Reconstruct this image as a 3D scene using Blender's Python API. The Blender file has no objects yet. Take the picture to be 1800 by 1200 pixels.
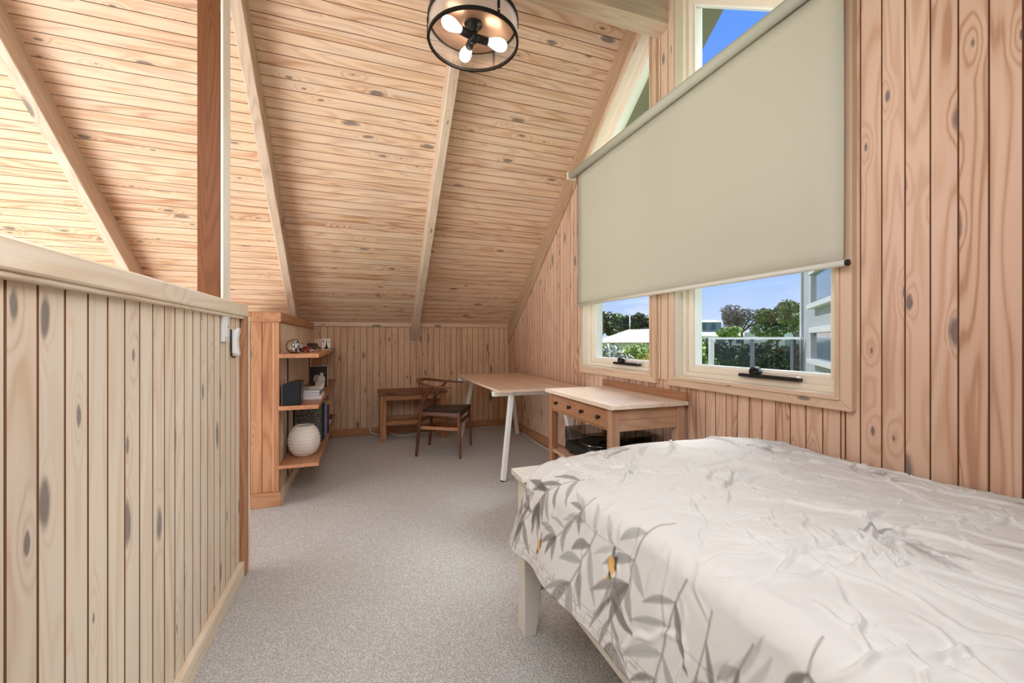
import bpy, math, random
import numpy as np
from mathutils import Vector, Matrix

# ------------------------------------------------------------------ camera, world, light
F_PX = 735.0; HOR = 596.0; CAM_H = 1.17; YAW = math.atan(264 / 735.0)
CS, SN = math.cos(YAW), math.sin(YAW)
scene = bpy.context.scene
COL = scene.collection

cam_d = bpy.data.cameras.new('camera')
cam_d.sensor_width = 36.0
cam_d.lens = 36.0 * F_PX / 1800.0
cam_d.shift_y = (HOR - 600.0) / 1800.0
cam_d.clip_start = 0.02; cam_d.clip_end = 500
cam = bpy.data.objects.new('camera', cam_d); COL.objects.link(cam)
cam.location = (0, 0, CAM_H)
cam.rotation_euler = (math.pi / 2, 0, -YAW)
scene.camera = cam

scene.view_settings.view_transform = 'Standard'
scene.view_settings.look = 'None'
scene.view_settings.gamma = 1.0
scene.view_settings.use_curve_mapping = False
scene.view_settings.exposure = 0.50

def make_world():
    w = bpy.data.worlds.new('sky'); scene.world = w; w.use_nodes = True
    nt = w.node_tree; nt.nodes.clear()
    N = nt.nodes.new; L = nt.links.new
    tc = N('ShaderNodeTexCoord'); sep = N('ShaderNodeSeparateXYZ'); L(tc.outputs['Generated'], sep.inputs[0])
    ramp = N('ShaderNodeValToRGB'); cr = ramp.color_ramp
    cr.elements[0].position = 0.0; cr.elements[0].color = (0.62, 0.74, 0.97, 1)
    cr.elements[1].position = 1.0; cr.elements[1].color = (0.07, 0.20, 0.80, 1)
    e = cr.elements.new(0.12); e.color = (0.40, 0.56, 0.94, 1)
    e = cr.elements.new(0.45); e.color = (0.15, 0.36, 1.0, 1)
    L(sep.outputs['Z'], ramp.inputs[0])
    mp = N('ShaderNodeMapping'); mp.inputs['Scale'].default_value = (3.0, 3.0, 11.0); L(tc.outputs['Generated'], mp.inputs[0])
    no = N('ShaderNodeTexNoise'); no.inputs['Scale'].default_value = 1.3; no.inputs['Detail'].default_value = 5.0
    L(mp.outputs[0], no.inputs['Vector'])
    mr = N('ShaderNodeMapRange'); mr.inputs[1].default_value = 0.54; mr.inputs[2].default_value = 0.80; L(no.outputs[0], mr.inputs[0])
    fade = N('ShaderNodeMapRange'); fade.inputs[1].default_value = 0.0; fade.inputs[2].default_value = 0.55
    fade.inputs[3].default_value = 0.9; fade.inputs[4].default_value = 0.12; L(sep.outputs['Z'], fade.inputs[0])
    mul = N('ShaderNodeMath'); mul.operation = 'MULTIPLY'; L(mr.outputs[0], mul.inputs[0]); L(fade.outputs[0], mul.inputs[1])
    mix = N('ShaderNodeMix'); mix.data_type = 'RGBA'
    L(mul.outputs[0], mix.inputs[0]); L(ramp.outputs[0], mix.inputs[6]); mix.inputs[7].default_value = (0.95, 0.95, 0.98, 1)
    bg = N('ShaderNodeBackground'); bg.inputs[1].default_value = 0.80; L(mix.outputs[2], bg.inputs[0])
    out = N('ShaderNodeOutputWorld'); L(bg.outputs[0], out.inputs[0])
make_world()

def sun(name, toward, strength, angle, color):
    d = bpy.data.lights.new(name, 'SUN'); d.energy = strength; d.angle = math.radians(angle); d.color = color
    o = bpy.data.objects.new(name, d); COL.objects.link(o)
    o.location = Vector(toward).normalized() * 30
    o.rotation_euler = Vector(toward).normalized().to_track_quat('Z', 'Y').to_euler()
    return o
def area(name, loc, aim, sx, sy, watts, color, spread=180):
    d = bpy.data.lights.new(name, 'AREA'); d.shape = 'RECTANGLE'; d.size = sx; d.size_y = sy
    d.energy = watts; d.color = color; d.spread = math.radians(spread)
    o = bpy.data.objects.new(name, d); COL.objects.link(o); o.location = loc
    o.rotation_euler = (Vector(loc) - Vector(aim)).to_track_quat('Z', 'Y').to_euler()
    return o
sun('sun', (-0.35, 0.62, 0.75), 2.5, 0.6, (1.0, 0.96, 0.90))                  # high sun, lights the garden side
sun('window_fill_sun', (0.91, 0.06, 0.36), 20.0, 64, (0.95, 0.975, 1.0))    # added soft second sun, fills the room through the gable windows
area('gable_window_daylight', (-3.62, 2.2, 0.3), (0, 2.9, 1.7), 3.6, 3.0, 185, (0.98, 0.985, 1.0))   # big window of the void's gable
area('roof_fill_light', (-0.10, 0.30, 2.20), (0.10, 2.7, 0.0), 1.6, 1.1, 25, (1.0, 0.99, 0.97))   # added fill light for bed and carpet, in an invented roof opening

# ------------------------------------------------------------------ helpers
def at(u, v, depth):
    xc = (u - 900.0) / F_PX
    return Vector((depth * (xc * CS + SN), depth * (-xc * SN + CS), CAM_H + depth * (HOR - v) / F_PX))
def link(o, parent=None):
    COL.objects.link(o)
    if parent is not None: o.parent = parent
    return o
def tag(o, label=None, cat=None, group=None, kind=None):
    if label: o['label'] = label
    if cat: o['category'] = cat
    if group: o['group'] = group
    if kind: o['kind'] = kind
    return o
def thing(name, label, cat, loc=(0, 0, 0), rz=0.0, group=None):
    o = bpy.data.objects.new(name, None); link(o); o.location = loc; o.rotation_euler = (0, 0, rz)
    o.empty_display_size = 0.1
    return tag(o, label, cat, group)
def mesh_obj(name, verts, faces, mat, parent=None, loc=None, smooth=False, rot=None):
    me = bpy.data.meshes.new(name); me.from_pydata([tuple(v) for v in verts], [], faces); me.update()
    if smooth: me.polygons.foreach_set('use_smooth', [True] * len(me.polygons))
    if mat: me.materials.append(mat)
    o = bpy.data.objects.new(name, me); link(o, parent)
    if loc is not None: o.location = loc
    if rot is not None: o.rotation_euler = rot
    return o
CUBE_F = [(0, 3, 2, 1), (4, 5, 6, 7), (0, 1, 5, 4), (1, 2, 6, 5), (2, 3, 7, 6), (3, 0, 4, 7)]
def add_bevel(o, w, seg=2):
    m = o.modifiers.new('bevel', 'BEVEL'); m.width = w; m.segments = seg; m.limit_method = 'ANGLE'; m.angle_limit = math.radians(40)
    return o
def box(name, x0, x1, y0, y1, z0, z1, mat, parent=None, bev=0.0, axis='z'):
    """axis aligned box in the parent's frame; the local Z axis of the mesh runs along `axis` so grain follows it"""
    c = Vector(((x0 + x1) / 2, (y0 + y1) / 2, (z0 + z1) / 2)); h = Vector(((x1 - x0) / 2, (y1 - y0) / 2, (z1 - z0) / 2))
    if axis == 'z': e = (h.x, h.y, h.z); rot = (0, 0, 0)
    elif axis == 'x': e = (h.z, h.y, h.x); rot = (0, math.pi / 2, 0)
    else: e = (h.x, h.z, h.y); rot = (-math.pi / 2, 0, 0)
    v = [(sx * e[0], sy * e[1], sz * e[2]) for sz in (-1, 1) for sx, sy in ((-1, -1), (1, -1), (1, 1), (-1, 1))]
    o = mesh_obj(name, v, CUBE_F, mat, parent, c, rot=rot)
    if bev: add_bevel(o, bev)
    return o
def frame_matrix(origin, U, N, L):
    m = Matrix.Identity(4)
    for i, a in enumerate((U, N, L)):
        for r in range(3): m[r][i] = a[r]
    m.translation = origin
    return m
_cache = {}
def prism(name, mat, parent, origin, U, L, prof, l0, l1, share=True, side_mat=None, sides=()):
    """extrude profile (u, n) along L from l0(u) to l1(u); mesh local frame = (U, N, L)"""
    U = Vector(U).normalized(); L = Vector(L).normalized(); N = L.cross(U)
    k = len(prof)
    vb = [(u, n, l0(u)) for u, n in prof]; vt = [(u, n, l1(u)) for u, n in prof]
    key = (mat.name, tuple(round(c, 4) for v in vb + vt for c in v))
    me = _cache.get(key) if share else None
    if me is None:
        f = [tuple(range(k - 1, -1, -1)), tuple(range(k, 2 * k))] + [(i, (i + 1) % k, k + (i + 1) % k, k + i) for i in range(k)]
        me = bpy.data.meshes.new(name); me.from_pydata(vb + vt, [], f); me.materials.append(mat); me.update()
        if name == 'board':                       # the machined groove edges stay brown
            me.materials.append(M['back'])
            for i in (3, 4, 6, 7): me.polygons[i].material_index = 1
        _cache[key] = me
    o = bpy.data.objects.new(name, me); link(o, parent)
    o.matrix_local = frame_matrix(Vector(origin), U, N, L)
    return o
def board_profile(w, t=0.016, c=0.0021, gap=0.0005):
    h = w / 2 - gap
    return [(-h, 0), (h, 0), (h, t - c), (h - c, t), (-h + c, t), (-h, t - c)]
def beam(name, mat, parent, p0, p1, w, h, up=(0, 0, 1), bev=0.003, taper=1.0):
    """rectangular bar from p0 to p1; w across, h along `up`; taper scales the p0 end"""
    p0 = Vector(p0); p1 = Vector(p1); L = (p1 - p0); ln = L.length; L.normalize()
    U = Vector(up).cross(L)
    if U.length < 1e-4: U = Vector((1, 0, 0)).cross(L)
    U.normalize(); N = L.cross(U)
    v = []
    for z, s in ((0, taper), (ln, 1.0)):
        for a, b in ((-1, -1), (1, -1), (1, 1), (-1, 1)): v.append((a * w / 2 * s, b * h / 2 * s, z))
    o = mesh_obj(name, v, CUBE_F, mat, parent)
    o.matrix_local = frame_matrix(p0, U, N, L)
    if bev: add_bevel(o, bev)
    return o
def catmull(pts, n=8):
    P = [Vector(p) for p in pts]; out = []
    for i in range(len(P) - 1):
        a = P[max(i - 1, 0)]; b = P[i]; c = P[i + 1]; d = P[min(i + 2, len(P) - 1)]
        for k in range(n):
            t = k / n
            out.append(0.5 * ((2 * b) + (c - a) * t + (2 * a - 5 * b + 4 * c - d) * t * t + (3 * b - a - 3 * c + d) * t ** 3))
    out.append(P[-1]); return out
def tube(name, mat, parent, pts, radii, n=10, smooth_n=6, ell=None):
    """swept tube through pts with radii; ell = (a,b) multipliers of the section in (side, up)"""
    if isinstance(radii, (int, float)): radii = [radii] * len(pts)
    path = catmull(pts, smooth_n) if smooth_n > 1 and len(pts) > 2 else [Vector(p) for p in pts]
    m = len(path); rr = np.interp(np.linspace(0, 1, m), np.linspace(0, 1, len(radii)), radii)
    ea, eb = ell or (1, 1); v = []; f = []; ref = None
    for i, p in enumerate(path):
        t = (path[min(i + 1, m - 1)] - path[max(i - 1, 0)]).normalized()
        if ref is None:
            ref = Vector((0, 0, 1)) if abs(t.z) < 0.9 else Vector((1, 0, 0))
        s = ref.cross(t)
        if s.length < 1e-5: s = Vector((0, 1, 0)).cross(t)
        s.normalize(); b = t.cross(s); ref = b
        for k in range(n):
            a = 2 * math.pi * k / n
            v.append(p + s * (math.cos(a) * rr[i] * ea) + b * (math.sin(a) * rr[i] * eb))
    for i in range(m - 1):
        for k in range(n):
            f.append((i * n + k, i * n + (k + 1) % n, (i + 1) * n + (k + 1) % n, (i + 1) * n + k))
    f.append(tuple(range(n - 1, -1, -1))); f.append(tuple(range((m - 1) * n, m * n)))
    return mesh_obj(name, v, f, mat, parent, smooth=True)
def lathe(name, mat, parent, prof, loc=(0, 0, 0), n=32, rot=None, closed=False, smooth=True):
    """revolve (r, z) profile about Z"""
    v = []; f = []; k = len(prof)
    for j in range(n):
        a = 2 * math.pi * j / n; ca, sa = math.cos(a), math.sin(a)
        for r, z in prof: v.append((r * ca, r * sa, z))
    for j in range(n):
        j2 = (j + 1) % n
        rng = range(k) if closed else range(k - 1)
        for i in rng:
            i2 = (i + 1) % k
            f.append((j * k + i, j2 * k + i, j2 * k + i2, j * k + i2))
    if not closed:
        if prof[0][0] > 1e-5: f.append(tuple(j * k for j in range(n - 1, -1, -1)))
        if prof[-1][0] > 1e-5: f.append(tuple(j * k + k - 1 for j in range(n)))
    return mesh_obj(name, v, f, mat, parent, loc, smooth=smooth, rot=rot)
def inset(poly, d):
    """inset a convex CCW polygon of (y, z) by d"""
    n = len(poly); out = []
    for i in range(n):
        p = Vector(poly[i - 1]); q = Vector(poly[i]); r = Vector(poly[(i + 1) % n])
        e1 = (q - p).normalized(); e2 = (r - q).normalized()
        n1 = Vector((-e1.y, e1.x)); n2 = Vector((-e2.y, e2.x))
        k = d / max(0.15, (1 + n1.dot(n2)))
        out.append(q + (n1 + n2) * k)
    return out
def ring_pieces(name, mat, parent, poly, d0, d1, x0, x1, bev=0.002):
    """one mitred bar for each edge of the polygon between insets d0 and d1, x from x0 to x1"""
    A = inset(poly, d0); B = inset(poly, d1); n = len(poly); res = []
    for i in range(n):
        j = (i + 1) % n
        q = [A[i], A[j], B[j], B[i]]
        o3 = Vector((x0, A[i].x, A[i].y)); Ld = Vector((0, A[j].x - A[i].x, A[j].y - A[i].y)).normalized()
        U = Vector((0, -Ld.z, Ld.y)); Nn = Ld.cross(U)
        v = []
        for x in (x0, x1):
            for p in q:
                dv = Vector((x, p.x, p.y)) - o3; v.append((dv.dot(U), dv.dot(Nn), dv.dot(Ld)))
        o = mesh_obj(name, v, CUBE_F, mat, parent); o.matrix_local = frame_matrix(o3, U, Nn, Ld)
        if bev: add_bevel(o, bev, 2)
        res.append(o)
    return res
def fix_normals(o):
    import bmesh
    bm = bmesh.new(); bm.from_mesh(o.data); bmesh.ops.recalc_face_normals(bm, faces=bm.faces); bm.to_mesh(o.data); bm.free()

# ------------------------------------------------------------------ materials
def lin(r, g, b):
    def f(c):
        c /= 255.0
        return c / 12.92 if c <= 0.04045 else ((c + 0.055) / 1.055) ** 2.4
    return (f(r), f(g), f(b), 1.0)
class G:
    """tiny node-graph helper"""
    def __init__(s, name):
        s.m = bpy.data.materials.new(name); s.m.use_nodes = True; s.t = s.m.node_tree; s.t.nodes.clear()
        s.out = s.t.nodes.new('ShaderNodeOutputMaterial'); s.b = s.t.nodes.new('ShaderNodeBsdfPrincipled')
        s.t.links.new(s.b.outputs[0], s.out.inputs[0])
    def n(s, typ, **kw):
        nd = s.t.nodes.new('ShaderNode' + typ)
        for k, v in kw.items(): setattr(nd, k, v)
        return nd
    def put(s, sock, v):
        if isinstance(v, bpy.types.NodeSocket): s.t.links.new(v, sock)
        elif v is not None: sock.default_value = v
    def math(s, op, a, b=None, c=None):
        nd = s.n('Math', operation=op)
        for i, x in enumerate((a, b, c)): s.put(nd.inputs[i], x)
        return nd.outputs[0]
    def mix(s, f, a, b, blend='MIX'):
        nd = s.n('Mix', data_type='RGBA', blend_type=blend)
        s.put(nd.inputs[0], f); s.put(nd.inputs[6], a); s.put(nd.inputs[7], b); return nd.outputs[2]
    def rng(s, x, a, b, c=0.0, d=1.0, smooth=False):
        nd = s.n('MapRange', interpolation_type='SMOOTHSTEP' if smooth else 'LINEAR')
        for i, y in enumerate((x, a, b, c, d)): s.put(nd.inputs[i], y)
        return nd.outputs[0]
    def noise(s, vec, scale, detail=3.0, rough=0.5, dist=0.0):
        nd = s.n('TexNoise'); s.put(nd.inputs['Vector'], vec); nd.inputs['Scale'].default_value = scale
        nd.inputs['Detail'].default_value = detail; nd.inputs['Roughness'].default_value = rough; nd.inputs['Distortion'].default_value = dist
        return nd.outputs[0]
    def scale(s, vec, k):
        nd = s.n('VectorMath', operation='MULTIPLY'); s.put(nd.inputs[0], vec); nd.inputs[1].default_value = k; return nd.outputs[0]
    def add(s, a, b):
        nd = s.n('VectorMath', operation='ADD'); s.put(nd.inputs[0], a); s.put(nd.inputs[1], b); return nd.outputs[0]
    def bump(s, h, strength, dist=0.01):
        nd = s.n('Bump'); nd.inputs['Strength'].default_value = strength; nd.inputs['Distance'].default_value = dist
        s.put(nd.inputs['Height'], h); s.t.links.new(nd.outputs[0], s.b.inputs['Normal'])
    def objcoord(s, rand=True):
        tc = s.n('TexCoord').outputs['Object']
        if not rand: return tc
        oi = s.n('ObjectInfo').outputs['Random']
        cb = s.n('CombineXYZ')
        s.put(cb.inputs[0], s.math('MULTIPLY', oi, 61.7)); s.put(cb.inputs[1], s.math('MULTIPLY', oi, 37.3)); s.put(cb.inputs[2], s.math('MULTIPLY', oi, 143.1))
        return s.add(tc, cb.outputs[0])
    def rand(s): return s.n('ObjectInfo').outputs['Random']
    def set(s, **kw):
        nm = {'color': 'Base Color', 'rough': 'Roughness', 'metal': 'Metallic', 'spec': 'Specular IOR Level', 'trans': 'Transmission Weight',
              'alpha': 'Alpha', 'coat': 'Coat Weight', 'emit': 'Emission Color', 'emit_s': 'Emission Strength', 'sheen': 'Sheen Weight', 'sub': 'Subsurface Weight'}
        for k, v in kw.items(): s.put(s.b.inputs[nm[k]], v)
        return s
def wood(name, light, mid, dark=None, knot=(0.10, 0.085, 0.075, 1), knots=0.5, ring=0.45, rough=0.5, var=0.25, wash=0.0, kscale=(8.0, 2.6), freq=55.0, coat=0.0):
    g = G(name); P = g.objcoord()
    sep = g.n('SeparateXYZ'); g.put(sep.inputs[0], P)
    fld = g.noise(g.scale(P, (9.0, 9.0, 0.75)), 1.0, 1.5, 0.45, 0.3)
    kv = g.n('CombineXYZ'); g.put(kv.inputs[0], g.math('MULTIPLY', sep.outputs[0], kscale[0])); g.put(kv.inputs[1], g.math('MULTIPLY', sep.outputs[2], kscale[1]))
    wob = g.noise(g.scale(P, (30, 30, 14)), 1.0, 2.0)
    vo = g.n('TexVoronoi', voronoi_dimensions='2D', feature='F1'); g.put(vo.inputs['Vector'], kv.outputs[0]); vo.inputs['Scale'].default_value = 1.0
    sc = g.n('SeparateColor'); g.put(sc.inputs[0], vo.outputs['Color'])
    on = g.math('GREATER_THAN', sc.outputs[0], 1.0 - knots)
    kd = g.math('ADD', vo.outputs['Distance'], g.math('MULTIPLY', g.math('SUBTRACT', wob, 0.5), 0.10))
    rad = g.math('MULTIPLY_ADD', g.math('POWER', sc.outputs[1], 2.0), 0.145, 0.032)
    kmask = g.math('MULTIPLY', g.rng(kd, g.math('MULTIPLY', rad, 1.25), g.math('MULTIPLY', rad, 0.6), 0, 1, True), on)
    halo = g.math('MULTIPLY', g.rng(kd, 0.34, 0.0, 0, 1, True), on)
    f2 = g.math('MULTIPLY_ADD', halo, 0.22, fld)
    rings = g.math('MULTIPLY_ADD', g.math('SINE', g.math('MULTIPLY', f2, freq)), 0.5, 0.5)
    rings = g.math('POWER', rings, 1.8)
    fib = g.noise(g.scale(P, (210, 210, 3.2)), 1.0, 2.0, 0.6)
    tone = g.noise(g.scale(P, (5.0, 5.0, 0.6)), 1.0, 2.0, 0.5)
    amt = g.math('MULTIPLY', rings, ring)
    amt = g.math('ADD', amt, g.math('MULTIPLY', g.math('SUBTRACT', fib, 0.5), 0.45))
    amt = g.math('ADD', amt, g.math('MULTIPLY', g.math('SUBTRACT', tone, 0.45), 1.1))
    amt = g.math('ADD', amt, g.math('MULTIPLY', g.math('SUBTRACT', g.rand(), 0.5), var * 2.2))
    amt.node.use_clamp = True
    c = g.mix(amt, light, mid)
    if dark: c = g.mix(g.rng(amt, 0.65, 1.3, 0, 0.8), c, dark)
    if wash:
        wn = g.noise(g.scale(P, (12, 12, 2.0)), 1.0, 3.0, 0.6)
        c = g.mix(g.math('MULTIPLY', g.rng(wn, 0.45, 0.72), wash), c, (0.74, 0.69, 0.62, 1))
    c = g.mix(g.math('MULTIPLY', halo, 0.16), c, mid)
    kc = g.mix(wob, knot, (knot[0] * 2.4, knot[1] * 2.3, knot[2] * 2.3, 1))
    c = g.mix(g.math('MULTIPLY', kmask, 0.82), c, kc)
    g.set(color=c, rough=rough, spec=0.3, coat=coat)
    g.bump(g.math('MULTIPLY_ADD', rings, 0.5, fib), 0.10, 0.002)
    return g.m
def plain(name, col, rough=0.5, metal=0.0, spec=0.5, coat=0.0, noise=0.0, nscale=20.0, bump=0.0):
    g = G(name); c = col
    if noise or bump:
        nv = g.noise(g.objcoord(), nscale, 4.0, 0.6)
        if noise: c = g.mix(g.rng(nv, 0.3, 0.7), tuple(x * (1 - noise) for x in col[:3]) + (1,), tuple(min(1, x * (1 + noise)) for x in col[:3]) + (1,))
        if bump: g.bump(nv, bump, 0.004)
    g.set(color=c, rough=rough, metal=metal, spec=spec, coat=coat); return g.m
def glass_pane(name, tint=(0.97, 0.99, 0.98, 1), refl=0.05):
    m = bpy.data.materials.new(name); m.use_nodes = True; t = m.node_tree; t.nodes.clear()
    out = t.nodes.new('ShaderNodeOutputMaterial'); mx = t.nodes.new('ShaderNodeMixShader')
    tr = t.nodes.new('ShaderNodeBsdfTransparent'); tr.inputs[0].default_value = tint
    gl = t.nodes.new('ShaderNodeBsdfGlossy'); gl.inputs['Roughness'].default_value = 0.02
    lw = t.nodes.new('ShaderNodeLayerWeight'); lw.inputs[0].default_value = 0.5
    pw = t.nodes.new('ShaderNodeMath'); pw.operation = 'POWER'; pw.inputs[1].default_value = 5.0; t.links.new(lw.outputs['Facing'], pw.inputs[0])
    fr = t.nodes.new('ShaderNodeMath'); fr.operation = 'MULTIPLY_ADD'; fr.inputs[1].default_value = 0.6; fr.inputs[2].default_value = refl * 0.5; t.links.new(pw.outputs[0], fr.inputs[0])
    t.links.new(fr.outputs[0], mx.inputs[0]); t.links.new(tr.outputs[0], mx.inputs[1]); t.links.new(gl.outputs[0], mx.inputs[2])
    t.links.new(mx.outputs[0], out.inputs[0]); return m
def emitter(name, col, s):
    g = G(name); g.set(color=(1, 1, 1, 1), emit=col, emit_s=s); return g.m

M = {}
M['wall'] = wood('limed_pine_wall', lin(220, 187, 156), lin(190, 148, 116), lin(158, 112, 80), ring=0.5, knots=0.55, var=0.16)
M['gable'] = wood('pink_pine_gable', lin(226, 192, 168), lin(200, 156, 128), lin(168, 120, 92), ring=0.66, knots=0.62, var=0.16, knot=(0.085, 0.075, 0.08, 1))
M['part'] = wood('whitewashed_pine_partition', lin(240, 224, 201), lin(222, 196, 165), lin(200, 166, 130), ring=0.6, knots=0.55, var=0.18, wash=0.4, knot=(0.11, 0.10, 0.095, 1))
M['ceil'] = wood('pine_ceiling', lin(228, 197, 166), lin(196, 152, 118), lin(162, 114, 80), ring=0.62, knots=0.40, var=0.19, wash=0.28)
M['rafter'] = wood('greyed_pine_rafter', lin(216, 196, 174), lin(190, 162, 138), lin(164, 130, 104), ring=0.45, knots=0.4, wash=0.3)
M['rafter_dark'] = wood('grey_brown_gable_rafter', lin(188, 156, 128), lin(158, 122, 96), lin(132, 98, 74), ring=0.5, knots=0.3)  # darker grey brown than the other rafters
M['trim'] = wood('pine_trim', lin(222, 194, 168), lin(196, 160, 130), lin(170, 128, 98), ring=0.4, knots=0.25)
M['brown'] = wood('brown_and_shaded_pine', lin(188, 138, 102), lin(154, 102, 70), lin(124, 76, 48), ring=0.5, knots=0.45, var=0.1)  # baseboards' own brown; also paints the shade on end trim and front boards
M['post'] = wood('dark_brown_fir_post', lin(134, 84, 52), lin(104, 62, 36), lin(80, 45, 24), ring=0.5, knots=0.5, freq=90)
M['back'] = plain('brown_groove_backing', lin(122, 80, 54), 0.9)  # raw brown wood behind the boards and on groove edges
M['acacia'] = wood('acacia_bench', lin(190, 138, 98), lin(152, 98, 62), lin(112, 66, 40), ring=0.5, knots=0.2, freq=80)
M['walnut_top'] = wood('dark_acacia_top', lin(140, 96, 72), lin(104, 66, 48), lin(76, 44, 32), ring=0.6, knots=0.15, freq=90)
M['walnut'] = wood('walnut_chair', lin(120, 78, 58), lin(88, 54, 38), lin(62, 36, 26), ring=0.5, knots=0.0, freq=80, rough=0.35)
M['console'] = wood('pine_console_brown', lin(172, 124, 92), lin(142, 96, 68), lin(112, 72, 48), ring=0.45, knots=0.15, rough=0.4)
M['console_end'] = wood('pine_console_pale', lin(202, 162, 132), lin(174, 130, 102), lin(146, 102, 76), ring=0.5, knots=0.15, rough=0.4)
M['console_top'] = wood('pine_console_top', lin(240, 224, 206), lin(222, 192, 164), lin(190, 150, 120), ring=0.3, knots=0.1, rough=0.32)
M['desktop'] = wood('pale_laminate_desktop', lin(232, 204, 180), lin(210, 172, 144), lin(186, 144, 116), ring=0.35, knots=0.0, rough=0.35, freq=80)
M['shelf'] = wood('rimu_shelf', lin(186, 132, 96), lin(152, 98, 66), lin(116, 70, 46), ring=0.45, knots=0.15, rough=0.4)
M['white'] = plain('white_painted_wood', lin(236, 234, 228), 0.4)
M['bedwhite'] = plain('cream_white_bed_paint', lin(230, 226, 216), 0.4)
M['cream'] = plain('cream_painted_frame', lin(236, 224, 206), 0.45)
M['sash'] = plain('white_sash_paint', lin(244, 242, 236), 0.4)
M['glass'] = glass_pane('window_glass')
M['black'] = plain('black_plastic', lin(18, 18, 19), 0.35)
M['blackmetal'] = plain('black_metal', lin(30, 30, 30), 0.4, 0.3)
M['leather'] = plain('black_leather', lin(26, 25, 24), 0.42, bump=0.1, nscale=160)
M['chrome'] = plain('chrome', (0.8, 0.8, 0.8, 1), 0.15, 1.0)
M['whiteplastic'] = plain('white_plastic', lin(238, 238, 236), 0.3)
M['cord'] = plain('white_cable', lin(222, 216, 206), 0.5)
M['knob'] = plain('dark_bronze_knob', lin(34, 26, 24), 0.3, 0.4)
# ------------------------------------------------------------------ setting
XW = 1.90; YB = 5.40; YF = -0.86; YR = 2.27; SL = 0.79; Z0 = 1.36; XL = -3.80
def zc(y): return Z0 + SL * (YB - y) if y >= YR else Z0 + SL * (y - YF)
SD = Vector((0, -1, SL)).normalized()          # up the garden-side slope
SD2 = Vector((0, 1, SL)).normalized()          # up the slope above the bed
PITCH = 0.0737

def struct(o): return tag(o, kind='structure')

# floor ------------------------------------------------------------
def carpet_mat():
    g = G('grey_loop_carpet'); P = g.objcoord(False)
    vo = g.n('TexVoronoi', feature='F1'); g.put(vo.inputs['Vector'], g.scale(P, (1, 1, 1))); vo.inputs['Scale'].default_value = 150.0
    n1 = g.noise(P, 260.0, 3.0, 0.7); n2 = g.noise(P, 6.0, 3.0, 0.6); n3 = g.noise(P, 90.0, 3.0, 0.7)
    h = g.math('SUBTRACT', g.math('MULTIPLY_ADD', n3, 0.9, g.math('MULTIPLY', n1, 0.5)), g.math('MULTIPLY', vo.outputs['Distance'], 1.0))
    c = g.mix(g.rng(h, 0.05, 0.75), lin(192, 190, 186), lin(255, 254, 252))
    c = g.mix(g.math('MULTIPLY', g.rng(n2, 0.35, 0.7), 0.18), c, lin(204, 203, 200))
    g.set(color=c, rough=0.95, spec=0.1); g.bump(h, 0.7, 0.009)
    return g.m
M['carpet'] = carpet_mat()
floor = struct(box('floor', -1.30, XW + 0.12, YF, YB + 0.02, -0.30, 0.0, M['carpet']))
lower = struct(box('floor', XL, -0.60, YF, YB + 0.02, -2.70, -2.60, M['trim']))

# ceiling ----------------------------------------------------------
def slab_mesh(x0, x1, d0, d1, ys, side):
    """roof slab between offsets d0 and d1 above the board plane"""
    v = []
    for x in (x0, x1):
        for y, d in ((ys[0], d0), (ys[1], d0), (ys[1], d1), (ys[0], d1)):
            v.append((x, y, (Z0 + SL * (YB - y) if side > 0 else Z0 + SL * (y - YF)) + d))
    return v
def multi(name, boxes, mat, parent=None):
    v = []; f = []
    for b in boxes:
        k = len(v); v += b; f += [tuple(i + k for i in q) for q in CUBE_F]
    o = mesh_obj(name, v, f, mat, parent); fix_normals(o); return o
SKX0, SKX1, SKY0, SKY1 = -0.95, 0.75, -0.15, 0.80       # added roof opening for the fill light
M['roof'] = plain('roof_underside', lin(150, 146, 128), 0.8)
ceiling = struct(multi('ceiling', [
    slab_mesh(XL - 0.1, 2.62, 0.035, 0.20, (YR, YB + 0.5), 1),
    slab_mesh(XL - 0.1, SKX0, 0.0, 0.20, (YF - 0.5, YR), -1), slab_mesh(SKX1, 2.62, 0.0, 0.20, (YF - 0.5, YR), -1),
    slab_mesh(SKX0, SKX1, 0.0, 0.20, (YF - 0.5, SKY0), -1), slab_mesh(SKX0, SKX1, 0.0, 0.20, (SKY1, YR), -1)], M['roof']))
Nin = Vector((1, 0, 0)).cross(SD)
prof = board_profile(PITCH, 0.016, 0.0018, 0.0005)
s = 0.004
slope_len = (YB - YR) * math.sqrt(1 + SL * SL)
k = 0
while s + PITCH < slope_len + 0.02:
    c = Vector((XW - 0.02, YB, Z0)) + SD * (s + PITCH / 2)
    c.z += 0.0; org = Vector(((XL + XW) / 2, c.y, c.z)) - Nin * 0.016
    hl = (XW - XL) / 2
    prism('board', M['ceil'], ceiling, org, SD, (1, 0, 0), prof, lambda u: -hl, lambda u: hl)
    s += PITCH; k += 1
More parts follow.
